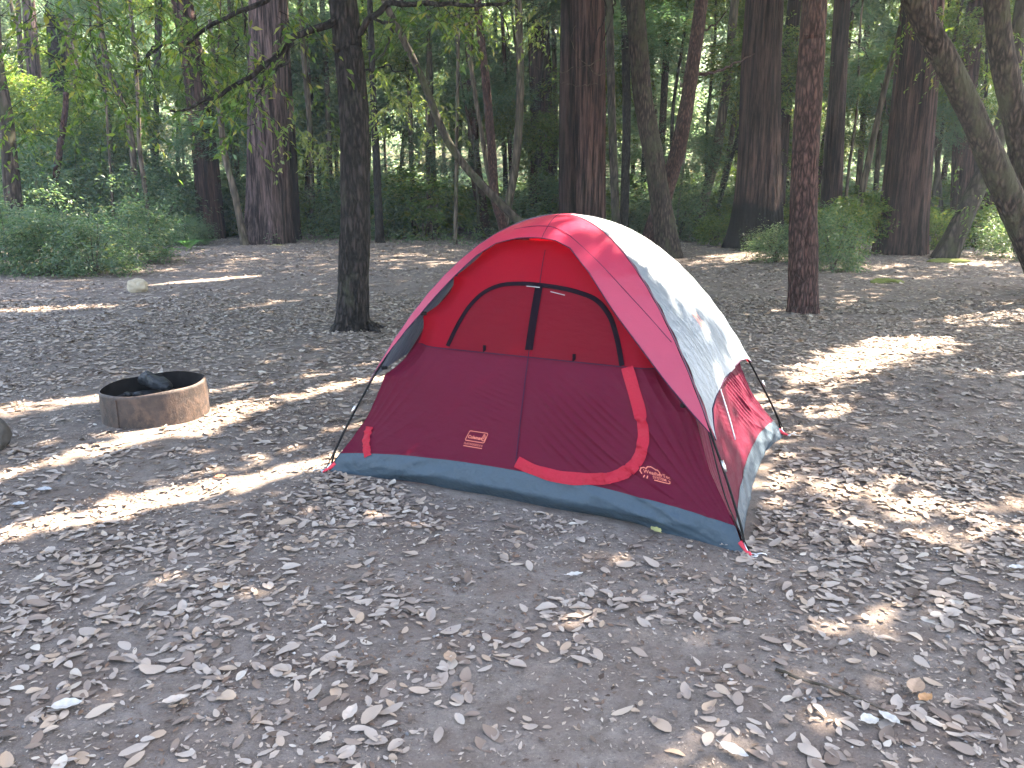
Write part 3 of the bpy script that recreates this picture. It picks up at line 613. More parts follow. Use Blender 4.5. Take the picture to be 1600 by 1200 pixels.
def px_tree(name, label, kind, pts, wb, wt, Y=None, H=20, group=None, crown_or_shade_leaves=None, cat='tree', base_on_ground=True, sides=16, amp=.06, flare=.25, flz=.6, n=50, nbr=0, ext=True, roots=5, detail=1):
    pts = np.array(pts, float)
    if Y is None:
        g0 = gnd(*pts[0]); Y = g0[1]
        for _ in range(6): g0 = gnd(pts[0][0], pts[0][1], float(terr(g0[0], g0[1]))); Y = g0[1]
    P = atY(pts[:, 0], pts[:, 1], Y); dep = Y * CP + CAM_H * SP
    r0, r1 = wb / FPX * dep / 2, wt / FPX * dep / 2
    d = P[0] - P[1]; gz = float(terr(P[0][0], P[0][1]))
    if P[0][2] > gz + .05:
        d = d / abs(d[2]); d[:2] = np.clip(d[:2], -.35, .35); P = np.vstack([P[0] + d * (P[0][2] - gz), P])
    P[0][2] = min(P[0][2], gz) - .12
    if ext and P[-1][2] < H:
        d = P[-1] - P[-2]; d = d / max(d[2], .2); dz = H - P[-1][2]; sl = (r1 - r0) / (P[-1][2] - P[0][2])
        P = np.vstack([P, P[-1] + d * dz * .5 * [.8, 1, 1], P[-1] + d * dz * [.7, 1, 1]]); r1 = max(r0 * .25, r1 + sl * dz * .8)
    base = P[0].copy(); base[2] = gz; t = empty(name, base); tag(t, label, cat, group)
    o, Q = stem(P, r0, r1, kind, int(abs(pts[0][0])) % 97, sides, n, amp, flare, parent=t, flz=flz, roots=roots)
    if nbr: branches_mesh('branch', Q, r1 * .45, nbr, .25, .95, 2.2, int(pts[0][0]), M[kind], t)
    if crown_or_shade_leaves:
        for (ck, fx, fy, z, s) in crown_or_shade_leaves:
            me = CR[ck][int(abs(fx * 7 + z * 3)) % len(CR[ck])]; i = int(np.argmin(np.abs(Q[:, 2] - z)))
            link('crown_or_shade_leaves' if s > .9 else 'foliage', me, t, tuple(Q[i] + [fx, fy, 0] - base), random.uniform(0, 6.3), (s, s, s * random.uniform(.75, 1.05)))
    return t, Q
T_ = {}
RG = 'redwood_tree'; BG = 'broadleaf_tree'
# near trees
T_['main'] = px_tree('dark_bark_tree', 'dark furrowed tree trunk standing alone between the fire ring and the tent', 'dark',
    [(551, 514), (552, 430), (555, 350), (555, 260), (552, 157), (544, 80), (536, 0)], 47, 33, None, 15, sides=96, n=240, amp=.09, flare=.95, flz=.13, roots=4)
T_['red'] = px_tree('redwood_tree', 'slim red-brown scaly trunk at the right, nearest trunk to the tent on that side', 'redbark',
    [(1256, 488), (1255, 400), (1256, 300), (1262, 180), (1270, 60), (1273, 0)], 43, 30, None, 16, sides=70, n=150, amp=.05, flare=.22, flz=.2)
mt0, mq0 = T_['main']
for k, (an, ln, r_) in enumerate(((2.6, .34, .06), (-.5, .55, .065), (.35, .5, .05), (-2.0, .3, .06), (-1.25, .28, .05))):
    b0 = np.array([mt0.location[0], mt0.location[1], 0]); d_ = np.array([math.cos(an), math.sin(an), 0]); t_ = np.linspace(0, 1, 16)[:, None]
    P = b0 + d_ * (.10 + ln * t_) + np.array([-d_[1], d_[0], 0]) * .06 * np.sin(t_ * 4 + k) + np.array([0, 0, 1.0]) * (.15 * (1 - t_) ** 2.2 - .03)
    v, f = tube_vf(P, np.linspace(r_ * 1.3, r_ * .35, 16), 14, bark_fun('dark', k, .16)); mk('root', v, f, M['dark'], True, mt0)
S = [
 (RG, 'wider right stem of the great double redwood rising directly behind the tent top', 'redwood', [(922, 345), (922, 200), (921, 0)], 45, 40, 21, 30, .17, .05),
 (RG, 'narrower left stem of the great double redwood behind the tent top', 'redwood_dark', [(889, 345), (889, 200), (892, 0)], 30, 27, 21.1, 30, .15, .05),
 (BG, 'crooked mossy trunk with a sunlit right edge, right of the double redwood behind the tent', 'brown', [(1048, 402), (1035, 332), (1021, 245), (1005, 157), (999, 88), (992, 0)], 30, 25, None, 18, .12, .2),
 (BG, 'trunk leaning right from the same foot as the crooked mossy trunk', 'redbark', [(1016, 380), (1038, 305), (1055, 252), (1071, 175), (1082, 105), (1096, 0)], 26, 17, 22, 17, .08, .2),
 (RG, 'redwood whose flared foot is burnt black, right of the tent top', 'redwood_burnt', [(1182, 388), (1187, 245), (1189, 100), (1194, 0)], 62, 42, None, 30, .13, .35),
 (RG, 'dark redwood trunk just right of the burnt-footed redwood, leaning slightly right', 'redwood_dark', [(1212, 345), (1222, 200), (1242, 0)], 24, 18, 30, 28, .1, .1),
 (RG, 'dark straight trunk just right of the red-brown scaly trunk', 'redwood_dark', [(1298, 366), (1306, 200), (1316, 0)], 27, 20, 26, 26, .1, .15),
 (BG, 'pale thin stem pressed against the left of the dark straight trunk', 'slim', [(1285, 345), (1292, 230), (1300, 120)], 11, 6, 26.4, 9, .08, .1),
 (RG, 'massive redwood with dark broad base at the right, left of the slanting mossy tree', 'redwood', [(1408, 396), (1420, 260), (1432, 120), (1438, 60), (1442, 0)], 66, 38, None, 30, .14, .12),
 (BG, 'thick mossy trunk slanting across the upper right corner down to the right edge', 'brown', [(1668, 500), (1603, 367), (1549, 248), (1514, 170), (1474, 88), (1430, 0)], 40, 31, 12.5, 9, .1, .2),
 (BG, 'curving dark trunk entering at the top right beside the slanting mossy tree', 'brown', [(1640, 400), (1612, 300), (1590, 190), (1570, 105), (1556, 0)], 42, 30, 14, 13, .1, .2),
 (BG, 'dark stem leaning right behind the slanting mossy tree, mossy foot on the litter', 'mossy', [(1474, 404), (1516, 318), (1550, 240), (1578, 150), (1590, 60)], 26, 18, None, 15, .1, .3),
 (RG, 'reddish redwood left of the slanting mossy tree top, partly hidden by it', 'redwood', [(1502, 352), (1506, 200), (1520, 60), (1526, 0)], 30, 17, 31, 26, .12, .15),
 (RG, 'thin reddish redwood between the two big mossy trunks at the right', 'redwood', [(1528, 330), (1531, 170), (1545, 40), (1549, 0)], 20, 15, 36, 26, .1, .1),
 (RG, 'short broken red stump with sunlit leaves before it at the right edge', 'redwood', [(1548, 372), (1549, 300)], 40, 34, 28, 2.4, .16, .2),
 (BG, 'thin curved stem with a bent side shoot left of the massive redwood', 'slim', [(1336, 345), (1347, 300), (1362, 228), (1386, 122), (1411, 30), (1416, 0)], 10, 7, 24, 12, .06, .1),
 (BG, 'straight thin stem between the dark straight trunk and the massive redwood', 'slim', [(1338, 330), (1347, 210), (1357, 0)], 9, 7, 33, 16, .06, .1),
 (RG, 'grey-brown great redwood at the left, broad fibrous trunk widening to its foot', 'redwood_grey', [(418, 380), (420, 280), (420, 160), (419, 60), (419, 0)], 62, 34, None, 30, .15, .2),
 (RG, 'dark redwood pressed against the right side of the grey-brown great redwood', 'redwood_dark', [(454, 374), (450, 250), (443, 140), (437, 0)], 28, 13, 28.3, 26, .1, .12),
 (RG, 'tall redwood leaning left, its top sunlit, left of the grey-brown great redwood', 'redwood', [(330, 352), (322, 250), (306, 130), (288, 20), (284, 0)], 37, 26, 29, 28, .13, .12),
 (BG, 'thin stem leaning left in front of the grey-brown great redwood', 'slim', [(382, 380), (366, 300), (351, 240), (345, 190)], 12, 8, 26, 7, .07, .15),
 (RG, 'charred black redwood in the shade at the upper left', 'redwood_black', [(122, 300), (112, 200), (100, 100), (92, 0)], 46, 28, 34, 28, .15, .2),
 (RG, 'greyish redwood stem left of the charred black redwood', 'redwood_grey', [(70, 300), (62, 200), (50, 80), (44, 0)], 21, 16, 36, 26, .1, .1),
 (BG, 'mossy trunk at the far left edge leaning left', 'mossy', [(24, 345), (17, 270), (8, 180), (-6, 100), (-12, 0)], 25, 16, 21, 16, .1, .1),
 (BG, 'short reddish leaning stem in front of the charred black redwood', 'redbark', [(84, 300), (92, 240), (101, 180)], 12, 8, 27, 5, .08, .1),
 (BG, 'thin kinked stem right of the charred black redwood, first of the slim stems', 'slim', [(211, 285), (204, 210), (190, 160), (168, 100), (150, 0)], 10, 8, 28, 15, .06, .1),
 (BG, 'pale slender stem catching light beside the thin kinked stem', 'slim', [(174, 290), (168, 200), (164, 130)], 5, 3, 27, 7, .05, .1),
 (BG, 'dark slender stem left of the tall left-leaning redwood', 'slim', [(228, 305), (218, 230), (216, 160), (208, 60)], 8, 5, 27, 13, .06, .1),
 (BG, 'short thick-footed trunk right of the lone dark furrowed tree', 'dark', [(594, 379), (591, 320), (588, 245), (583, 150), (580, 60)], 13, 8, None, 14, .08, .15),
 (BG, 'long thin mossy trunk bowed from the tent top up to the upper left', 'mossy', [(848, 380), (810, 345), (762, 298), (722, 254), (694, 210), (676, 165), (655, 112), (627, 55), (600, 0)], 14, 9, 19.5, 9.5, .06, .05),
 (BG, 'double-stemmed brown tree left of the tent top, the left stem', 'redbark', [(762, 372), (750, 310), (741, 245), (737, 140), (730, 0)], 19, 11, None, 18, .08, .2),
 (BG, 'right stem of the double-stemmed brown tree, sunlit on its right edge', 'redbark', [(784, 345), (773, 308), (767, 210), (755, 88), (746, 0)], 15, 10, 26, 18, .08, .1),
 (BG, 'thin leaning limb-like stem between the two brown stems', 'slim', [(778, 335), (765, 280), (752, 205), (741, 140)], 8, 6, 26.5, 7, .06, .1),
 (BG, 'light brown stem left of the reddish redwood behind the tent', 'slim', [(793, 325), (806, 250), (813, 140), (810, 0)], 13, 10, 29, 18, .07, .1),
 (RG, 'reddish redwood left of the great double redwood, foot in green bushes', 'redwood', [(846, 320), (846, 180), (842, 60), (840, 0)], 34, 30, 33, 28, .12, .15),
 (BG, 'mossy thin trunk right beside the great double redwood', 'mossy', [(962, 345), (957, 200), (953, 60), (952, 0)], 13, 10, 27, 17, .08, .1),
 (BG, 'dark straight thin trunk between the double redwood and the crooked mossy trunk', 'dark', [(975, 340), (979, 200), (976, 0)], 14, 11, 28, 18, .08, .1),
 (BG, 'reddish thin trunk seen between the crooked trunk and its right-leaning neighbour', 'redbark', [(1030, 330), (1033, 245), (1039, 120), (1046, 0)], 12, 9, 34, 18, .07, .1),
 (BG, 'dark thin trunk just right of the crooked trunk top', 'dark', [(1004, 330), (1010, 180), (1016, 0)], 10, 8, 36, 17, .07, .1),
 (BG, 'brown trunk leaning right, left of the burnt-footed redwood', 'slim', [(1102, 305), (1118, 245), (1134, 140), (1148, 0)], 15, 12, 30, 18, .07, .1),
 (BG, 'thinner leaning stem between the brown leaning trunk and the burnt-footed redwood', 'slim', [(1126, 310), (1144, 210), (1162, 105), (1176, 30)], 9, 7, 31, 14, .06, .1),
 (BG, 'thin stem near the top, left of the brown leaning trunk', 'slim', [(1056, 300), (1066, 120), (1076, 0)], 7, 6, 38, 18, .06, .1),
 (BG, 'slender stem with a hooked twig, seen low between lone dark tree and bowed trunk', 'slim', [(646, 330), (642, 230), (640, 150), (632, 60)], 8, 6, 32, 12, .06, .1),
 (BG, 'upright slender stem just right of the hooked one', 'slim', [(680, 328), (676, 240), (673, 150), (668, 0)], 9, 8, 33, 15, .06, .1),
 (BG, 'very thin straight stem between bowed trunk and double-stemmed tree', 'slim', [(712, 340), (714, 200), (716, 60), (716, 0)], 6, 4, 27, 12, .05, .1),
 (BG, 'slender trunk left of the lone dark tree, rising through yellow leaves', 'slim', [(488, 330), (484, 200), (476, 105), (468, 0)], 9, 7, 31, 17, .06, .1),
 (BG, 'slender trunk touching the left of the lone dark tree near the top', 'slim', [(516, 330), (512, 160), (503, 0)], 9, 7, 33, 17, .06, .1),

 (BG, 'thin dark trunk left of the charred black redwood top', 'slim', [(30, 300), (34, 180), (28, 0)], 8, 6, 33, 16, .06, .1),
 (BG, 'thin mossy trunk right of the kinked stem top', 'mossy', [(246, 310), (244, 180), (250, 0)], 9, 7, 32, 16, .06, .1),
 (BG, 'thin straight trunk touching the left of the great grey-brown redwood high up', 'slim', [(372, 330), (368, 180), (362, 0)], 8, 6, 34, 16, .06, .1),
 (BG, 'thin pale-edged trunk halfway between the dark great redwood and the lone tree', 'slim', [(500, 335), (497, 200), (492, 0)], 7, 6, 35, 16, .06, .1),
 (BG, 'thin leaning trunk low right of the double-stemmed brown tree', 'redbark', [(802, 320), (796, 220), (783, 0)], 7, 5, 33, 16, .06, .1),
 (BG, 'thin grey trunk between reddish redwood and the double redwood', 'slim', [(866, 325), (868, 180), (864, 0)], 8, 6, 34, 16, .06, .1),
 (BG, 'thin dark trunk seen between the burnt redwood and the leaning stem', 'dark', [(1150, 325), (1153, 180), (1160, 0)], 7, 6, 36, 16, .06, .1),
 (BG, 'thin trunk left of the red-brown scaly trunk, right of the leaning dark redwood', 'slim', [(1232, 330), (1226, 180), (1220, 0)], 7, 6, 35, 16, .06, .1),
 (BG, 'thin trunk right of the straight thin stem left of the massive redwood', 'slim', [(1366, 330), (1376, 180), (1380, 0)], 8, 6, 35, 16, .06, .1),
 (BG, 'thin trunk between the massive redwood and the reddish redwood at right', 'slim', [(1470, 330), (1462, 180), (1470, 0)], 8, 6, 34, 16, .06, .1),
 (BG, 'bleached dead leaning stem in the bluish gap right of the leaning trunks', 'pale', [(1066, 275), (1072, 225), (1078, 190)], 4, 3, 30, 5.5, .05, .1),
]
stems = {}
for i, (nm, lb, kd, pts, wb, wt, Y, H, amp, fl) in enumerate(S):
    big = wb > 25
    stems[i] = px_tree(nm, lb, kd, pts, wb, wt, Y, H, sides=64 if big else 18, n=110 if big else 44, amp=amp * (1 if kd.startswith('redwood') or not big else .6), flare=fl * 1.4, flz=1.0 if big else .3,
                       ext=not lb.startswith('short broken'), nbr=0)
#MORE
# ---- the lone dark tree's own limbs and hanging leaves
def twig_set(regions, dmin, dmax, leaf, wid, nleaf, mat, lmat, parent, seed, ln=(.35, .8), droop=.8):
    rg = np.random.default_rng(seed); O = []
    for (x0, y0, x1, y1, cnt) in regions:
        px = rg.uniform(x0, x1, cnt * 3); py = rg.uniform(y0, y1, cnt * 3)
        k = vnoise(px / 45, py / 38, seed, seed) > -.15; px, py = px[k][:cnt], py[k][:cnt]
        Yd = rg.uniform(dmin, dmax, len(px)); O.append(atY(px, py, Yd))
    O = np.vstack(O); a = rg.uniform(0, 6.3, len(O)); D = np.stack([np.cos(a), np.sin(a), rg.uniform(-.6, .25, len(O))], 1)
    L = rg.uniform(*ln, len(O)); VL, FL_ = sprays_vf(O, D, L, nleaf, leaf, wid, rg, droop, 0, .04)
    parts = []
    Du = unit(D)
    for o, d, l in list(zip(O, Du, L)):
        t = np.linspace(-.25, 1, 6)[:, None]; P = o + d * l * t; P[:, 2] -= (droop * l * t[:, 0] * np.abs(t[:, 0]))
        parts.append(tube_vf(P, np.linspace(.005, .0015, 6), 3, cap=False))
    Vt, Ft = merge(parts); nq = len(FL_); o = mk('foliage', np.vstack([VL, Vt]), [FL_, Ft[0] + len(VL)], lmat, True, parent); o.data.materials.append(mat)
    mi = np.zeros(len(o.data.polygons), np.int32); mi[nq:] = 1; o.data.polygons.foreach_set('material_index', mi)
def find(s):
    for i, r in enumerate(S):
        if s in r[1]: return stems[i]
mt, mq = T_['main']; YM = mt.location[1]
def limb(parent, kind, pts, r0, r1, Y, dY=0.0, seed=1, name='branch'):
    pts = np.array(pts, float); Ys = Y + np.linspace(0, dY, len(pts)); P = atY(pts[:, 0], pts[:, 1], Ys); Q = resample(P, 46)
    Q = Q + .03 * np.stack([vnoise(np.arange(46) * .35, seed, k) for k in range(3)], 1)
    v, f = tube_vf(Q, np.linspace(r0, r1, 46), 8, bark_fun(kind, seed, .15)); return mk(name, v, f, M[kind], True, parent)
limb(mt, 'dark', [(545, 25), (520, 33), (467, 52), (432, 84), (380, 126), (310, 165), (262, 175)], .05, .012, YM, -.8, 1)
limb(mt, 'dark', [(455, 62), (448, 92), (425, 112), (412, 130), (395, 170)], .022, .006, YM - .2, -.3, 2)
limb(mt, 'dark', [(538, -60), (470, -30), (405, 5), (372, 20), (330, 37), (290, 65), (250, 72), (222, 104), (212, 122)], .045, .01, YM, 1.0, 3)
limb(mt, 'dark', [(385, 18), (383, 45), (368, 75), (366, 95)], .014, .004, YM + .5, .2, 4)
limb(mt, 'dark', [(245, 73), (232, 85), (236, 120), (234, 160)], .012, .004, YM + .8, .2, 5)
limb(mt, 'dark', [(550, 62), (565, 44), (604, 10), (645, 6), (688, 5), (740, 7), (793, 3), (840, -6)], .04, .012, YM, -.5, 6)
limb(mt, 'dark', [(575, 30), (590, 33), (607, 38), (610, 62), (597, 88), (585, 96)], .02, .005, YM - .1, -.3, 7)
limb(mt, 'dark', [(560, 115), (600, 105), (620, 110), (640, 104)], .014, .004, YM, -.2, 8)
limb(mt, 'dark', [(775, 5), (790, 40), (793, 80), (800, 120)], .01, .003, YM - .4, .1, 9)
twig_set([(0, 20, 200, 220, 44), (110, 20, 420, 210, 56), (330, 60, 500, 150, 22), (0, -20, 500, 50, 56), (600, -10, 760, 50, 20)],
         8.8, 13.5, .12, .04, 15, M['dark'], CR['bay'][0].materials[0], mt, 5)
# limbs on the right hand trees
M['leaf_sunlit'] = leaf_mat('sunlit_yellow_leaves', [(0, (.08, .12, .035)), (.5, (.13, .17, .05)), (.9, (.19, .21, .07)), (1, (.3, .26, .12))], .45)  # sunlight on these leaf patches put in as a lighter, yellower leaf colour
bt = find('long thin mossy trunk bowed')[0]; yl = find('rising through yellow leaves')[0]
twig_set([(580, 90, 700, 220, 46), (690, -10, 790, 60, 12)], 20, 24, .17, .065, 14, M['slim'], M['leaf_sunlit'], bt, 15, (.4, .9))
twig_set([(440, 140, 532, 270, 46)], 24, 34, .2, .075, 15, M['slim'], M['leaf_sunlit'], yl, 16, (.6, 1.2))
twig_set([(800, -10, 872, 80, 16), (930, 20, 985, 60, 6)], 22, 30, .2, .075, 15, M['slim'], M['leaf_sunlit'], find('reddish redwood left of the great')[0], 17, (.6, 1.2))
sl = find('thick mossy trunk slanting')[0]; cv = find('curving dark trunk')[0]; dr = find('great double redwood rising') if False else stems[0]
cm = find('crooked mossy trunk with')[0]; ln_ = find('trunk leaning right from the same foot')[0]
twig_set([(1380, -20, 1610, 110, 40), (1530, 90, 1620, 200, 22), (1490, 240, 1600, 330, 12)], 15, 19, .11, .036, 17, M['dark'], CR['bay'][0].materials[0], sl, 6)
limb(stems[0][0], 'slim', [(958, 105), (935, 118), (915, 98), (905, 90), (893, 68), (900, 40)], .009, .003, 19.5, 0, 11)
limb(stems[0][0], 'slim', [(945, 85), (918, 102), (896, 105), (880, 112), (850, 108), (812, 104)], .008, .003, 19.6, 0, 12)
limb(stems[0][0], 'slim', [(935, 130), (905, 134), (880, 130), (868, 120)], .007, .003, 19.5, 0, 13)
limb(cm, 'dark', [(961, -10), (956, 30), (945, 55), (938, 80), (938, 100)], .02, .006, 17, 0, 14)
limb(cm, 'dark', [(940, -10), (945, 20), (930, 60), (922, 95)], .016, .005, 17, 0, 15)
limb(ln_, 'redbark', [(1092, 52), (1108, 44), (1128, 28), (1140, 10)], .03, .01, 22, 0, 16)
limb(ln_, 'redbark', [(1080, 118), (1120, 112), (1150, 98), (1180, 84)], .045, .015, 22, 1, 17)
limb(ln_, 'redbark', [(1084, 75), (1110, 72), (1130, 68)], .016, .006, 22, 0, 18)
mr = find('massive redwood with dark broad')[0]; tc = find('thin curved stem with a bent')[0]
limb(tc, 'slim', [(1383, 128), (1400, 118), (1412, 106), (1428, 95)], .03, .01, 24, 0, 19)
limb(tc, 'slim', [(1376, 130), (1384, 160), (1390, 190), (1395, 215)], .028, .01, 24, 0, 20)
limb(tc, 'slim', [(1354, 275), (1362, 262), (1372, 268)], .012, .006, 24, 0, 21)
ds_ = find('dark straight trunk just right of the red')[0]
limb(ds_, 'dark', [(1316, 62), (1335, 66), (1350, 80), (1358, 92)], .03, .01, 26, 0, 22)
limb(ds_, 'dark', [(1325, 18), (1334, 8), (1345, -4)], .03, .01, 26, 0, 23)
# ---------------------------------------------------------------- unseen leaf layer added above the clearing to cast its shade and streaks
COT = 1 / math.tan(SUN_EL); SH = np.array([math.sin(SUN_AZ), math.cos(SUN_AZ)]) * COT
def pip(X, Y, poly):
    inside = np.zeros(X.shape, bool); n = len(poly); j = n - 1
    for i in range(n):
        xi, yi = poly[i]; xj, yj = poly[j]
        c = ((yi > Y) != (yj > Y)); xx = (xj - xi) * (Y - yi) / ((yj - yi) + 1e-12) + xi
        inside ^= c & (X < xx); j = i
    return inside
def gp(pts): return [tuple(gnd(x, y)[:2]) for x, y in pts]
def band(pts, hw):                       # sunlit streak along a line, half width in metres
    P = np.array(gp(pts)); T = np.gradient(P, axis=0); T /= np.linalg.norm(T, axis=1)[:, None]; N = np.stack([-T[:, 1], T[:, 0]], 1)
    h = np.broadcast_to(hw, (len(P),))[:, None]; return [tuple(p) for p in np.vstack([P + N * h, (P - N * h)[::-1]])]
def tsh(face, sw):                       # where the light that reaches this part of the tent would meet the ground
    A, B, inn, b = face; q = np.array(sw, float); P = t_surf(A, B, q[:, 0], q[:, 1], b, inn); return [tuple(p[:2] - SH * p[2]) for p in P]
FF = (TFL, TFR, False, .06); FRI = (TFR, TBR, False, .035); IRI = (TFR, TBR, True, 0)
LIT = [
 (band([(-60, 848), (60, 822), (170, 796), (300, 768), (420, 743), (520, 720), (560, 708)], [.07, .1, .11, .1, .09, .08, .06]), 1.0),
 (gp([(250, 838), (330, 800), (430, 762), (545, 726), (560, 735), (440, 782), (330, 822)]), .55),
 (band([(0, 748), (90, 722), (200, 690), (330, 650), (440, 625), (560, 596), (640, 580)], [.10, .08, .10, .17, .12, .1, .1]), .95),
 (band([(-30, 645), (60, 636), (165, 620)], [.16, .17, .14]), .95),
 (band([(320, 616), (440, 592), (575, 563), (650, 548)], [.1, .09, .12, .1]), .8),
 (band([(130, 786), (250, 760), (340, 735), (450, 704), (560, 672), (620, 655)], [.05, .07, .08, .06, .08, .1]), .65),
 (band([(300, 706), (430, 672), (560, 640)], [.05, .05, .05]), .45),
 (band([(-20, 472), (100, 462), (220, 450), (400, 430)], [.2, .3, .3, .16]), 1.0),
 (band([(-20, 486), (70, 483), (190, 477)], [.18, .2, .08]), .95),
 (band([(230, 500), (340, 488), (440, 470), (530, 456)], [.05, .1, .14, .07]), .65),
 (band([(120, 592), (280, 580), (420, 560), (540, 538)], [.04, .06, .06, .05]), .35),
 (gp([(1222, 600), (1245, 570), (1300, 545), (1360, 530), (1450, 525), (1505, 536), (1500, 552), (1430, 562), (1390, 575), (1330, 592), (1250, 612)]), 1.0),
 (gp([(1200, 610), (1330, 600), (1395, 580), (1400, 598), (1320, 640), (1240, 680), (1205, 690)]), .75),
 (gp([(1205, 690), (1290, 660), (1350, 645), (1330, 670), (1260, 700), (1205, 760), (1195, 730)]), .5),
 (gp([(1490, 500), (1520, 480), (1600, 470), (1640, 485), (1630, 510), (1540, 520), (1500, 515)]), .75),
 (gp([(1400, 500), (1480, 490), (1500, 505), (1420, 512)]), .5),
 (gp([(1130, 505), (1190, 484), (1240, 480), (1236, 492), (1170, 505)]), .7),
 (gp([(1275, 500), (1320, 460), (1400, 440), (1380, 462), (1330, 480), (1300, 502)]), .6),
 (gp([(1480, 412), (1560, 395), (1600, 402), (1540, 418)]), .9),
 (gp([(1270, 950), (1330, 915), (1400, 900), (1460, 860), (1490, 880), (1430, 920), (1350, 950), (1290, 980)]), .6),
 (gp([(1190, 1040), (1240, 1010), (1300, 1050), (1350, 1060), (1310, 1090), (1230, 1100)]), .65),
 (gp([(1030, 1190), (1090, 1130), (1150, 1090), (1180, 1110), (1130, 1170), (1070, 1230)]), .6),
 (gp([(1440, 790), (1500, 765), (1600, 775), (1640, 800), (1560, 830), (1470, 815)]), .6),
 (gp([(1380, 1000), (1460, 960), (1500, 980), (1440, 1030)]), .45),
 (tsh(FRI, [(.0, .0), (.0, 1), (.4, 1.02), (.85, 1.02), (.83, .8), (.72, .62), (.66, .40), (.52, .22), (.36, .06), (.2, -.02)]), 1.0),
 (tsh(FRI, [(.3, .06), (.4, .15), (.5, .2), (.36, -.02)]), .8),
 (tsh(FF, [(.0, 0), (.1, .2), (.2, .35), (.33, .5), (.38, .7), (.4, 1), (.0, 1)]), .85),
 (tsh(FF, [(.18, .1), (.3, .1), (.3, .4), (.2, .4)]), .5),
 (tsh((TBR, TBL, False, .06), [(.0, 0), (.0, 1), (.7, 1), (.8, .5), (.7, 0)]), .9),
 ([tuple((RC[:2] + np.array(q) - SH * z)) for q, z in (((.02, -.5), 0), ((.6, -.6), 0), ((.75, .3), 0), ((.6, .36), .3), ((.02, -.44), .3))], 1.0),
 (tsh(IRI, [(.83, .12), (.90, .25), (.95, .42), (1.0, .55), (1.0, 1.05), (.8, 1.05), (.8, .3)]), 1.0),
]
SHADE = [(tsh(FRI, [(.58, .5), (.63, .62), (.8, .8), (.8, .45), (.68, .35)]), .55), (tsh(FRI, [(.40, .22), (.46, .4), (.50, .42), (.45, .2)]), .6), (tsh(FRI, [(.2, .75), (.26, .60), (.33, .72), (.30, .95), (.22, .95)]), .75)]
def lit_p(X, Y):
    p = np.zeros(X.shape)
    for poly, v in LIT: p = np.maximum(p, v * pip(X, Y, poly))
    for poly, v in SHADE: p = np.where(pip(X, Y, poly), p * (1 - v), p)
    dap = np.clip((fbm(X * 1.3 + 4, Y * 1.3, 1, 3, 3) - .08) * 3.4, 0, .85) * np.clip((X - 1.1) / .8, 0, 1) * (Y < 7.5)
    p = np.maximum(p, dap * ~pip(X, Y, gp([(1180, 640), (1700, 600), (1700, 740), (1180, 740)])))
    mid = np.clip((fbm(X * .55, Y * .9, 2, 3, 8) - .30) * 3, 0, .7) * np.clip((Y - 9) / 3, 0, 1)
    p = np.maximum(p, mid)
    far = np.clip((fbm(X * .33, Y * .33, 4, 3, 12) + np.where(Y < 30, -.26, .08)) * 3.5, 0, 1) * np.clip((Y - 17) / 5, 0, 1)
    return np.maximum(p, far)
def shade_canopy(cnt, xr, yr, zr, leaf, wid, seed):
    rg = np.random.default_rng(seed); gx = rg.uniform(*xr, cnt); gy = rg.uniform(*yr, cnt)
    z = zr[0] + (zr[1] - zr[0]) * np.clip(.5 + .55 * vnoise(gx * .5, gy * .5, 3, seed) + rg.normal(0, .12, cnt), 0, 1)
    P = np.stack([gx + SH[0] * z, gy + SH[1] * z, z], 1); n = len(P)
    N = unit(np.array(SUN_D)[None] * .9 + rg.normal(0, .5, (n, 3))); D = unit(np.cross(N, rg.normal(size=(n, 3)))); L = leaf * rg.uniform(.7, 1.2, n); W = wid * rg.uniform(.7, 1.2, n)
    S_ = np.cross(D, N); u = rg.random(n); k = np.ones(n, bool); jt = rg.normal(0, 1, (2, n)) * np.where(gx > .8, .11, .02)
    for a, b in ((0, 0), (.5, 0), (-.5, 0), (0, .4), (0, -.4)):
        Q = P + D * L[:, None] * a + S_ * W[:, None] * b; k &= u > lit_p(Q[:, 0] - SH[0] * Q[:, 2] + jt[0], Q[:, 1] - SH[1] * Q[:, 2] + jt[1])
    return (P - D * L[:, None] * .5)[k], D[k], N[k], L[k], W[k]
own = [('red', T_['red'][0]), ('sl', sl), ('cv', cv), ('mr', mr), ('bf', find('foot is burnt black')[0]), ('dl', find('dark stem leaning right behind')[0])]
ox = np.array([[o.location[0] + 0, o.location[1]] for _, o in own]); ox[0] += [4, 1]
for (cnt, xr, yr, zr, lf, wd, sd) in ((95000, (-12, 8.5), (.0, 12.5), (6, 9.5), .26, .14, 1), (40000, (-14, 12), (12.5, 17.5), (9, 14), .28, .15, 3), (85000, (-20, 24), (17.5, 34), (11, 18), .34, .17, 2)):
    P, D, N, L, W = shade_canopy(cnt, xr, yr, zr, lf, wd, sd)
    k = np.argmin(((P[:, None, :2] - ox[None]) ** 2).sum(-1), 1)
    for i, (_, o) in enumerate(own):
        m = k == i
        if m.sum() > 10:
            V, F = leaves_vf(P[m] - D[m] * L[m][:, None] * .0, D[m], N[m], L[m], W[m], .05); mk('crown_or_shade_leaves', V, F, M['leaf_bay'], True, o)  # unseen leaves added to shade the clearing, shared out to the nearest trees
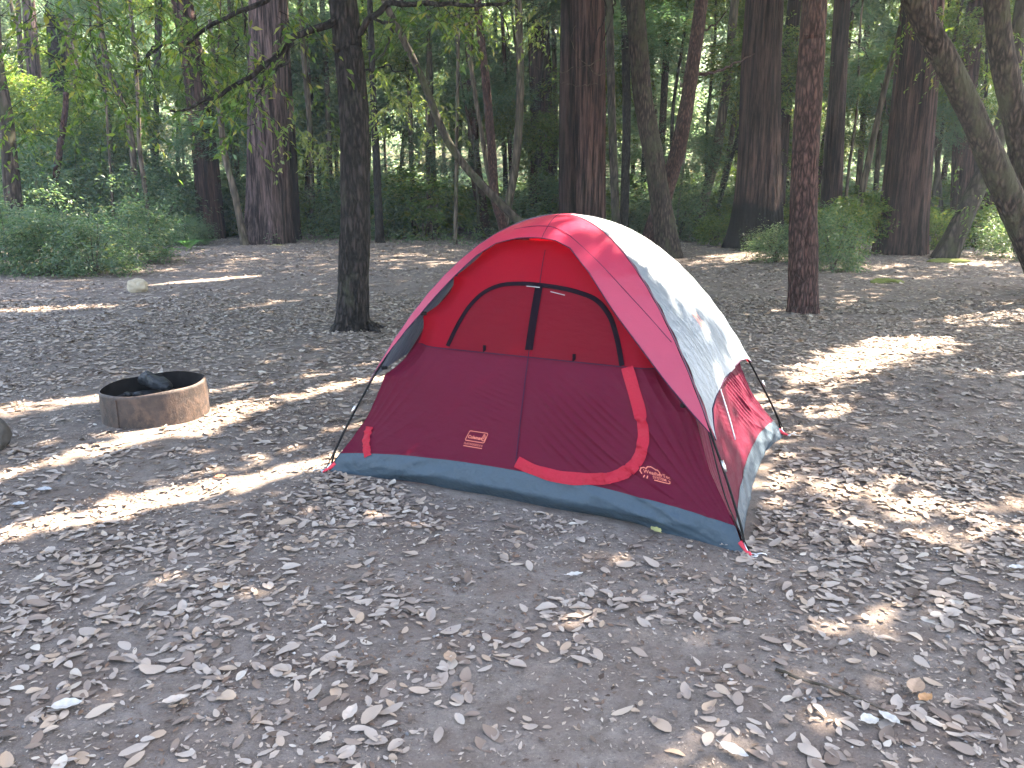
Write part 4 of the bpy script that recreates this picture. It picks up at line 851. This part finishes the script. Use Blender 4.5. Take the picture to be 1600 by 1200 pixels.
# ---------------------------------------------------------------- slender forest trees beyond the edge, each with its own leaves
def filler(n, y0, y1, seed, label, group, ck, wr, hr=(10, 18), ncr=3, sr=(.8, 1.5), name='forest_tree', xr=.78, zr=(1.5, 10)):
    rg = np.random.default_rng(seed)
    for i in range(n):
        Y = rg.uniform(y0, y1); X = ((i + rg.random()) / n * 2 - 1) * xr * Y; z = float(terr(X, Y)); H = rg.uniform(*hr)
        lean = rg.normal(0, .07, 2); r = rg.uniform(*wr)
        pts = [(X, Y, z - .1)] + [(X + lean[0] * H * t + rg.normal(0, .12), Y + lean[1] * H * t, z + H * t) for t in (.25, .5, .75, 1)]
        t = empty(name, (X, Y, z)); tag(t, label, 'tree', group)
        kd = ['slim', 'mossy', 'redbark', 'dark', 'slim'][rg.integers(5)]
        o, Q = stem(np.array(pts), r, r * .4, kd, int(rg.integers(99)), 10, 24, .07, .2, parent=t, flz=.3)
        for j in range(ncr):
            zz = rg.uniform(*zr); q = Q[min(23, int(zz / H * 23))]; c = CR[ck[rg.integers(len(ck))]]; s = rg.uniform(*sr); a = rg.uniform(0, 6.3)
            link('crown_or_shade_leaves', c[rg.integers(len(c))], t, (q[0] - X + math.cos(a) * s, q[1] - Y + math.sin(a) * s, max(zz, s * .8)), rg.uniform(0, 6.3), (s, s, s * rg.uniform(.7, 1.1)))
filler(22, 29, 33, 11, 'slender leafy tree just inside the forest edge, one of many alike', 'slender trees at the forest edge', ['bay', 'bay', 'rw'], (.05, .1), (8, 14), 2, (.6, 1.1), 'slender_tree', zr=(3, 10))
filler(44, 32, 44, 12, 'thin leafy tree in the middle depth of the forest, one of many alike', 'thin trees in the middle of the forest', ['bay', 'rw', 'far'], (.07, .16), (12, 20), 3, (.65, 1.15), 'slender_tree', zr=(3.5, 13))
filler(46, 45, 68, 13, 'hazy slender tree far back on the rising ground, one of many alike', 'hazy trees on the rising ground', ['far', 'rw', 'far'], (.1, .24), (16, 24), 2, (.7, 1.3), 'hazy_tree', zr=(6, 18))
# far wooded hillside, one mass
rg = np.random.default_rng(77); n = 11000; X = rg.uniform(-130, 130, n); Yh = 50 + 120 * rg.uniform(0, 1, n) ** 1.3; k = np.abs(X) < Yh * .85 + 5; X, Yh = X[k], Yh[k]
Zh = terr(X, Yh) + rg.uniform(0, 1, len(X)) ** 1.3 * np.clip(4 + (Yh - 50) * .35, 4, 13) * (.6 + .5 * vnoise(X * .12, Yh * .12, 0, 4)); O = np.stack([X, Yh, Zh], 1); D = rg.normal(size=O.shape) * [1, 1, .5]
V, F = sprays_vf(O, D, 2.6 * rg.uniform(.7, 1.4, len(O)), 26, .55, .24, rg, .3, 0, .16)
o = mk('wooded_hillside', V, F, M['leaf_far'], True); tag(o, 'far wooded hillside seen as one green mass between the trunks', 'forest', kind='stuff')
# ---------------------------------------------------------------- shrubs at the edge of the clearing
def shrub(px, py, sx, sz, ck, label, i, Y=None, cat='shrub', name='shrub'):
    g = gnd(px, py) if Y is None else atY(np.array([px]), np.array([py]), Y)[0]
    z = float(terr(g[0], g[1])); t = empty(name, (g[0], g[1], z)); tag(t, label, cat, 'shrubs round the edge of the clearing')
    c = CR[ck]; link('foliage', c[i % len(c)], t, (0, 0, sz * .62), i * 1.3, (sx, sx * .85, sz)); rg = np.random.default_rng(i); parts = []
    for k in range(7):
        a = rg.uniform(0, 6.3); P = np.array([[0, 0, -.05], [math.cos(a) * sx * .2, math.sin(a) * sx * .2, sz * .5], [math.cos(a) * sx * .6, math.sin(a) * sx * .5, sz * rg.uniform(.9, 1.3)]])
        parts.append(tube_vf(resample(P, 8) + [g[0], g[1], z], np.linspace(.018, .005, 8), 5))
    V, F = merge(parts); mk('stems', V, F, M['slim'], True, t)
SHR = [
 (20, 424, 1.25, 1.15, 'bush', 'dense bluish green shrub at the left edge where litter begins'), (90, 426, 1.1, 1.0, 'bush', 'low rounded green shrub, second from the left edge'),
 (150, 428, 1.1, .95, 'bush', 'green shrub bulging forward onto the litter above the fire ring'), (210, 412, 1.15, 1.05, 'bush', 'shrub just above the pale tan rock'),
 (55, 385, 1.8, 2.0, 'bush', 'tall shrub thicket behind the low shrubs at the far left'), (150, 375, 2.0, 2.1, 'bush', 'tall leafy thicket in front of the slim stems at the left'),
 (250, 380, 1.9, 1.7, 'bush', 'thicket left of the tall left-leaning redwood foot'), (292, 386, .9, .6, 'bush', 'low shrub at the foot of the tall left-leaning redwood'),
 (485, 372, 1.1, 1.0, 'bushbay', 'yellow-green shrub right of the grey-brown great redwood'), (520, 366, 1.2, 1.1, 'bush', 'shrub left of the lone dark tree at the forest edge'),
 (625, 368, 1.4, 1.0, 'bush', 'shrub right of the short thick-footed trunk'), (690, 362, 1.5, 1.1, 'bush', 'shrub behind the fallen log left of the tent top'),
 (735, 355, 1.5, 1.2, 'bushbay', 'leafy shrub between the fallen log and the brown stems'), (815, 352, 1.6, 1.5, 'bushbay', 'bright green shrub behind the tent ridge, left of the double redwood'),
 (975, 372, 1.1, 1.1, 'bush', 'shrub right of the double redwood foot, left of the crooked trunk'), (1085, 372, 1.3, 1.1, 'bush', 'shrub right of the crooked mossy trunk'),
 (1120, 386, .8, .7, 'bushbay', 'small sunlit shrub left of the burnt redwood foot'), (1212, 410, .75, .65, 'bush', 'small shrub left of the red-brown scaly trunk'),
 (1225, 380, 1.0, .9, 'bushbay', 'shrub between the burnt redwood foot and the red-brown trunk'), (1300, 424, .75, .95, 'bush', 'green shrub right of the red-brown scaly trunk'),
 (1330, 398, 1.2, 1.15, 'bushbay', 'sunlit shrub left of the massive redwood foot'), (1455, 392, .7, .8, 'bushbay', 'sunlit yellow-green shrub touching the massive redwood foot'),
 (1520, 388, 1.0, 1.0, 'bushbay', 'shrub with lit leaves under the slanting mossy tree'), (1590, 405, 1.1, .9, 'bush', 'shrub at the right edge behind the slanting mossy tree'),
 (1560, 372, 1.5, 1.3, 'bushbay', 'shrub behind the short broken red stump'), (20, 350, 2.0, 2.6, 'bush', 'tallest thicket at the far left behind the others'),
 (10, 300, 2.2, 2.6, 'bush', 'pale green bank of brush rising behind the far left shrubs', 28), (110, 300, 2.3, 2.6, 'bush', 'brush bank below the charred black redwood', 29), (200, 300, 2.2, 2.4, 'bush', 'brush bank around the feet of the slim stems', 29.5), (275, 320, 1.8, 2.0, 'bush', 'brush left of the left-leaning redwood trunk', 29.5),
 (60, 300, 2.0, 3.2, 'bushbay', 'tall loose brush with yellowish leaves at the far left', 31), (160, 300, 2.0, 3.0, 'bushbay', 'tall loose brush between the black redwood and slim stems', 31), (380, 340, 1.6, 1.8, 'bush', 'brush seen behind the thin stem leaning left', 31), (560, 340, 1.8, 1.8, 'bush', 'brush just behind the lone dark tree', 30), (660, 340, 2.0, 1.8, 'bushbay', 'brush behind the hooked slender stem', 30.5), (1060, 345, 1.8, 1.8, 'bush', 'brush in the bluish gap right of the leaning trunks', 30),
 (350, 372, .9, .8, 'bush', 'small dark shrub left of the grey-brown great redwood foot'),
]
for i, (px, py, sx, sz, ck, lb, *yy) in enumerate(SHR): shrub(px, py, sx, sz, ck, lb, i, yy[0] if yy else None)
# second row of undergrowth deeper in
rg = np.random.default_rng(5)
for i in range(64):
    Y = rg.uniform(31, 43); X = ((i + rg.random()) / 64 * 2 - 1) * Y * .74; z = float(terr(X, Y)); s = rg.uniform(1.3, 2.3)
    t = empty('undergrowth_shrub', (X, Y, z)); tag(t, 'dim shrub deep under the forest trees, one of many alike', 'shrub', 'dim shrubs deep under the trees')
    c = CR[['bush', 'bushbay', 'rw'][i % 3]]; link('foliage', c[i % len(c)], t, (0, 0, s * .5), i, (s * .8 if i % 3 == 2 else s,) * 2 + (s * .8,))
# ferns
def fern(px, py, s, label, i):
    g = gnd(px, py); rg = np.random.default_rng(100 + i); nf = 13; O = []; parts = []
    for k in range(nf):
        a = k / nf * 6.28 + rg.normal(0, .15); l = s * rg.uniform(.75, 1.1); t = np.linspace(0, 1, 26); r = l * t; z = s * .55 * np.sin(t * 2.2)
        P = np.stack([g[0] + np.cos(a) * r, g[1] + np.sin(a) * r, z + .02], 1); T = unit(np.gradient(P, axis=0)); Sd = unit(np.cross(T, [0, 0, 1.0])); ln = s * .22 * np.sin(np.pi * (t * .88 + .1))
        for sg in (-1, 1):
            parts.append(leaves_vf(P, Sd * sg + T * .35, np.array([0, 0, 1.0]) + 0 * P, ln, s * .045 + 0 * t, .05))
    V, F = merge([(v, [f]) for v, f in parts]); t = empty('fern', (g[0], g[1], 0)); tag(t, label, 'fern', 'ferns by the left redwoods'); mk('fronds', V, F, M['fern'], True, t)
M['fern'] = leaf_mat('fern_fronds', [(0, (.06, .16, .06)), (1, (.1, .22, .08))], .4)
fern(296, 392, .55, 'bright green fern at the foot of the left-leaning redwood', 0); fern(322, 386, .45, 'smaller bright fern right of its larger neighbour', 1); fern(262, 404, .45, 'low fern at the litter edge right of the shrubs', 2); fern(242, 412, .35, 'tiny fern furthest left of the ferns', 3)
# low ground cover along the forest edge
rg = np.random.default_rng(9); n = 2600; Y = rg.uniform(25, 46, n); X = rg.uniform(-.75, .75, n) * Y; k = (fbm(X * .3, Y * .3, 0, 3, 2) + (Y - 30) * .06) > -.05; X, Y = X[k], Y[k]
O = np.stack([X, Y, terr(X, Y) + rg.uniform(.02, .4, len(X))], 1); D = rg.normal(size=O.shape) * [1, 1, .6]; V, F = sprays_vf(O, D, .5, 16, .1, .045, rg, .2, 0, .2)
o = mk('ground_cover', V, F, M['leaf_bush'], True); tag(o, 'low green plants covering the forest floor between the trunks', 'ground cover', kind='stuff')
# moss cushions on the litter
M['moss'] = plain('yellow_green_moss', (.13, .14, .04), .95, 0, .1, .4, .8, 14)
for (px, py, sx, lb) in ((1384, 442, .3, 'yellow-green moss hump on the litter right of the green shrub'), (1482, 410, .5, 'mossy hump at the foot of the dark leaning stem'), (432, 387, .45, 'mossy hump at the foot of the grey-brown great redwood')):
    g = gnd(px, py); o = lump('moss_hump', (g[0], g[1], .01), (sx, sx * .5, .09), M['moss'], int(px) % 9, .5); tag(o, lb, 'moss')
P = atY(np.array([716, 745, 770]), np.array([360, 361, 360]), 31); v, f = tube_vf(resample(P, 30), np.linspace(.14, .1, 30), 12, bark_fun('dark', 4, .2)); o = mk('fallen_log', v, f, M['dark']); tag(o, 'fallen dark log lying at the forest edge left of the tent top', 'log')
# ---------------------------------------------------------------- leaf litter
def in_tent(X, Y, m=.0): 
    c = TC[:2]; return pip(X, Y, [tuple(c + (p[:2] - c) * (1 + m)) for p in (TFL, TFR, TBR, TBL)])
def litter(name, cnt, yr, Lr, seed, tmpl, clump, thr, label, dens=None, mat='litter', up=.012):
    cnt = int(cnt * (1.62 if yr[1] < 8 else 1.42 if yr[1] < 20 else 1.25)); rg = np.random.default_rng(seed); n = int(cnt * 3.5); y0, y1 = yr; u = rg.random(n); Y = np.sqrt(y0 ** 2 + u * (y1 ** 2 - y0 ** 2)); X = rg.uniform(-1, 1, n) * (.94 * Y + 2.4)
    d = fbm(X * clump, Y * clump, 0, 3, seed) + .5 * vnoise(X * clump * 4, Y * clump * 4, 7, seed)
    pr = np.clip((d - thr) * 2.0 + .35, .10, 1)
    if dens is not None: pr = pr * dens(X, Y)
    k = (rg.random(n) < pr) & ~in_tent(X, Y, .0) & (np.hypot(X - RC[0], Y - RC[1]) > RR + .02); X, Y = X[k][:cnt], Y[k][:cnt]; n = len(X)
    L = rg.uniform(*Lr, n) * rg.choice([1, 1, .8, .6, 1.25, .45, .7], n); W = L * rg.uniform(.32, .58, n); a = rg.uniform(0, 6.283, n)
    ez = .2 if tmpl == 'full' else .3
    N = unit(np.stack([rg.normal(0, ez * .6, n), rg.normal(0, ez * .6, n), np.ones(n)], 1)); D = np.stack([np.cos(a), np.sin(a), 0 * a], 1); D = unit(D - N * (D * N).sum(1)[:, None]); S_ = np.cross(N, D)
    base = np.stack([X, Y, terr(X, Y) + .003 + rg.random(n) * up + L * .10 * np.hypot(N[:, 0], N[:, 1])], 1)
    c1 = rg.normal(.0, .07, n) + .02; c2 = rg.uniform(-.08, .2, n) * W / L; tw = rg.normal(0, .12, n); bend = rg.normal(0, .1, n)
    if tmpl == 'full':
        T = [0, .12, .35, .62, .86, 1]; Wd = [.08, .66, 1, .92, .56, .08]; cols = (-1, -.5, 0, .5, 1)
    elif tmpl == 'mid':
        T = [0, .3, .7, 1]; Wd = [.05, .95, .8, .03]; cols = (-1, 0, 1)
    else:
        T = [0, .45, 1]; Wd = [.12, 1, .1]; cols = (-1, 1)
    rows = []
    for t, wd in zip(T, Wd):
        for u in cols:
            x = (t - .5) * L; y = u * wd * W / 2 + bend * L * (t - .5) ** 2 * 2; z = c1 * L * ((t - .5) ** 2 * 4 - .3) + c2 * L * (u * wd) ** 2 + tw * L * (t - .5) * u * wd
            rows.append(base + D * x[:, None] + S_ * y[:, None] + N * z[:, None])
    m_ = len(T) * len(cols); V = np.stack(rows, 1); V[..., 2] = np.maximum(V[..., 2], base[:, None, 2] - .004 - .0); F = (grid_faces(len(T), len(cols))[None] + (np.arange(n) * m_)[:, None, None]).reshape(-1, 4)
    o = mk(name, V.reshape(-1, 3), F, M[mat], True); tag(o, label, 'dry leaves', kind='stuff'); return o
dn = lambda X, Y: np.clip(.45 + .2 * (Y - 2) + .4 * (X > 1.0) * np.clip((X - .6) * .6, 0, 1) - .35 * ((X < -2.2) & (Y > 3.2) & (Y < 6.3)), .12, 1.2)
litter('leaf_litter', 8300, (1.2, 5.2), (.04, .084), 1, 'full', 1.1, .0, 'dry curled leaves strewn thickly over the dirt of the near clearing', dn)
litter('leaf_litter', 44000, (5.2, 13), (.05, .095), 2, 'mid', .8, -.5, 'dry leaves carpeting the middle of the clearing', lambda X, Y: np.clip(.35 + .12 * (Y - 5), .3, 1))
litter('leaf_litter', 85000, (13, 36), (.07, .13), 3, 'low', .5, -.55, 'dry leaves carpeting the far side of the clearing')
litter('leaf_crumbs', 34000, (1.0, 7.5), (.008, .026), 4, 'low', 1.3, .0, 'crumbs and fragments of broken leaves over the dirt', None, 'litter', .004)
litter('broken_leaves', 9000, (1.1, 6.5), (.014, .036), 14, 'mid', 1.0, -.1, 'broken pieces of dry leaves scattered between the whole ones', dn)
M['dk'] = leaf_mat('dark_litter', [(0, (.05, .035, .028)), (.5, (.1, .07, .055)), (1, (.16, .1, .07))], .05, .8, .1)
litter('leaf_crumbs', 30000, (1.0, 9), (.01, .035), 6, 'low', 1.6, .0, 'dark needles and bark crumbs trodden into the dirt', None, 'dk', .003)
# pebbles
rg = np.random.default_rng(21); n = 2200; Y = np.sqrt(1.2 + rg.random(n) * 60); X = rg.uniform(-.75, .75, n) * (Y + 1); k = ~in_tent(X, Y, .02) & (np.hypot(X - RC[0], Y - RC[1]) > RR + .05); X, Y = X[k], Y[k]; n = len(X)
oc = np.array([(1, 0, 0), (0, 1, 0), (-1, 0, 0), (0, -1, 0), (0, 0, 1), (0, 0, -1)], float); of = np.array([(0, 1, 4), (1, 2, 4), (2, 3, 4), (3, 0, 4), (1, 0, 5), (2, 1, 5), (3, 2, 5), (0, 3, 5)])
sz = rg.uniform(.002, .008, n) * rg.choice([1, 1, 1, 1.8], n); V = oc[None] * sz[:, None, None] * rg.uniform(.6, 1.3, (n, 6, 1)) * [1, 1, .7] + np.stack([X, Y, terr(X, Y) + sz * .4], 1)[:, None]
M['peb'] = leaf_mat('pebbles', [(0, (.08, .08, .085)), (.6, (.2, .18, .17)), (1, (.38, .36, .34))], 0, .8, .2)
o = mk('pebbles', V.reshape(-1, 3), (of[None] + (np.arange(n) * 6)[:, None, None]).reshape(-1, 3), M['peb'], True); tag(o, 'small grey pebbles and grit scattered on the dirt', 'pebbles', kind='stuff')
# fallen twigs
def twig(pts, r, label, i):
    P = np.array([gnd(x, y, .012) for x, y in pts]); P[:, 2] = terr(P[:, 0], P[:, 1]) + .012; Q = resample(P, 24); Q[:, 2] += .006 * np.abs(vnoise(np.arange(24) * .5, i, 0))
    v, f = tube_vf(Q, np.linspace(r, r * .5, 24), 6, bark_fun('slim', i, .3)); o = mk('twig', v, f, M['slim'], True); tag(o, label, 'twig', 'twigs lying on the dirt')
twig([(1212, 1046), (1262, 1064), (1318, 1082), (1386, 1112)], .006, 'long thin brown stick lying among leaves at the lower right', 1)
twig([(1362, 1046), (1400, 1056)], .004, 'short dark twig just above the right end of the long stick', 2)
twig([(387, 1132), (398, 1119), (410, 1108)], .0025, 'short thin twig on bare dirt at the lower left', 3)
twig([(562, 524), (586, 530), (604, 524)], .012, 'dark stick at the foot of the lone dark tree', 4)
# a few leaves one can point at
def one_leaf(px, py, L, W, ang, col, label, curl=.12):
    g = gnd(px, py); z = float(terr(g[0], g[1])); T = np.linspace(0, 1, 12); Wd = np.sin(np.pi * T ** .85) ** .8; D = np.array([math.cos(ang), math.sin(ang), 0]); S_ = np.array([-D[1], D[0], 0]); u = np.linspace(-1, 1, 7)
    tt, uu = np.meshgrid(T, u, indexing='ij'); P = g + D * ((tt - .5) * L)[..., None] + S_ * (uu * Wd[:, None] * W / 2)[..., None]
    P[..., 2] = z + .02 + curl * L * (tt - .5) ** 2 * 2 + .18 * W * np.abs(uu * Wd[:, None]) + .002 * np.sin(tt * 20)
    key = 'leaf_' + col
    if key not in M:
        cc = {'tan': (.36, .3, .25), 'pale': (.37, .345, .31), 'olive': (.32, .3, .12), 'brown': (.28, .19, .13), 'orange': (.32, .17, .08), 'grey': (.29, .29, .29), 'rust': (.35, .12, .06)}[col]
        M[key] = plain(col + '_leaf', cc, .7, 0, .2, .25, .3, 60)
    o = mk('fallen_leaf', P.reshape(-1, 3), grid_faces(12, 7), M[key], True)
    v, f = tube_vf(np.array([P[0, 3], P[0, 3] - D * L * .12 + [0, 0, .004]]), .0012, 5); mk('leaf_stalk', v, f, M[key], True, o)
    tag(o, label, 'leaf', 'separate leaves on the dirt')
for a in ((1024, 836, .085, .05, 2.0, 'olive', 'olive green leaf leaning against the front edge of the tent floor'), (703, 1034, .075, .05, 1.8, 'brown', 'round light brown leaf alone at the bottom centre'),
          (548, 1122, .09, .045, 1.3, 'tan', 'upright tan leaf at the bottom, left of centre'), (106, 1112, .10, .06, .3, 'pale', 'pale broad curled leaf near the lower left corner'),
          (1358, 1134, .065, .055, .1, 'pale', 'pale round leaf below the long thin stick'), (1388, 1130, .08, .04, 2.1, 'pale', 'pale pointed leaf right beside the pale round one'),
          (1146, 1182, .10, .045, -.7, 'pale', 'long pale leaf at the bottom edge, right of centre'), (1445, 1098, .07, .04, .5, 'orange', 'small orange-brown leaf near the right end of the long stick'),
          (898, 905, .085, .035, .3, 'pale', 'narrow pale leaf on bare dirt below the tent front'), (275, 1102, .09, .04, .5, 'tan', 'narrow tan leaf at the lower left on bare dirt'),
          (1588, 896, .09, .04, .1, 'pale', 'pale leaf at the right edge in the dark patch'), (70, 769, .09, .06, .1, 'grey', 'whitish scrap-like leaf at the left below the fire ring'),
          (30, 792, .07, .05, .2, 'grey', 'whitish leaf left of the other whitish one'), (345, 749, .07, .05, .6, 'rust', 'rusty red leaf in the sunlit streak'),
          (1430, 1080, .11, .06, .9, 'brown', 'large brown leaf at the lower right near the stick end'), (1135, 858, .07, .04, .4, 'tan', 'tan leaf just left of the near right tent stake')):
    one_leaf(*a)
for s_ in [o for o in bpy.data.objects if o.get('category') is None and o.parent is None and o.type == 'MESH' and not o.get('kind')]: print('untagged', s_.name)

# ---------------------------------------------------------------- say which one each of the look-alike trees and shrubs is
LM = [(-9999, 'left edge'), (110, 'charred black redwood'), (207, 'kinked slim stem'), (308, 'left-leaning redwood'), (420, 'grey-brown redwood'), (552, 'lone dark tree'), (680, 'bowed trunk'), (750, 'double-stemmed tree'),
      (845, 'reddish redwood'), (908, 'double redwood'), (1022, 'crooked mossy trunk'), (1187, 'burnt-footed redwood'), (1258, 'scaly red trunk'), (1420, 'massive redwood'), (1540, 'slanting mossy tree'), (9999, 'right edge')]
ORD = ['first', 'second', 'third', 'fourth', 'fifth', 'sixth', 'seventh', 'eighth', 'ninth', 'tenth', 'eleventh', 'twelfth', 'thirteenth']
for grp, what in (('slender trees at the forest edge', 'slender tree'), ('thin trees in the middle of the forest', 'thin mid-forest tree'), ('hazy trees on the rising ground', 'hazy far tree'), ('dim shrubs deep under the trees', 'dim shrub')):
    bins = {}
    for o in bpy.data.objects:
        if o.get('group') == grp and o.get('category'):
            dep = o.location.y * CP + (CAM_H - o.location.z) * SP; px = 800 + FPX * o.location.x / dep
            k = max(i for i in range(len(LM) - 1) if LM[i][0] <= px); bins.setdefault(k, []).append((px, o))
    for k, l in bins.items():
        l.sort(key=lambda t: t[0])
        for i, (_, o) in enumerate(l): o['label'] = (ORD[i] + ' ' if len(l) > 1 else 'only ') + what + (' from left' if len(l) > 1 else '') + ' between ' + LM[k][1] + ' and ' + LM[k + 1][1]
# ---------------------------------------------------------------- the forest air
hz, hf = box_vf((0, 100, 32), (316, 312, 67)); m_, n_, out_ = nodes('forest_haze')
pv = n_.nodes.new("ShaderNodeVolumePrincipled"); pv.inputs["Color"].default_value = (.82, .92, 1, 1); pv.inputs["Density"].default_value = .0010; pv.inputs["Anisotropy"].default_value = .3
n_.links.new(pv.outputs[0], out_.inputs["Volume"]); o = mk('haze', hz, hf, m_, False); tag(o, 'thin bluish haze hanging in the forest air', 'haze', kind='stuff')
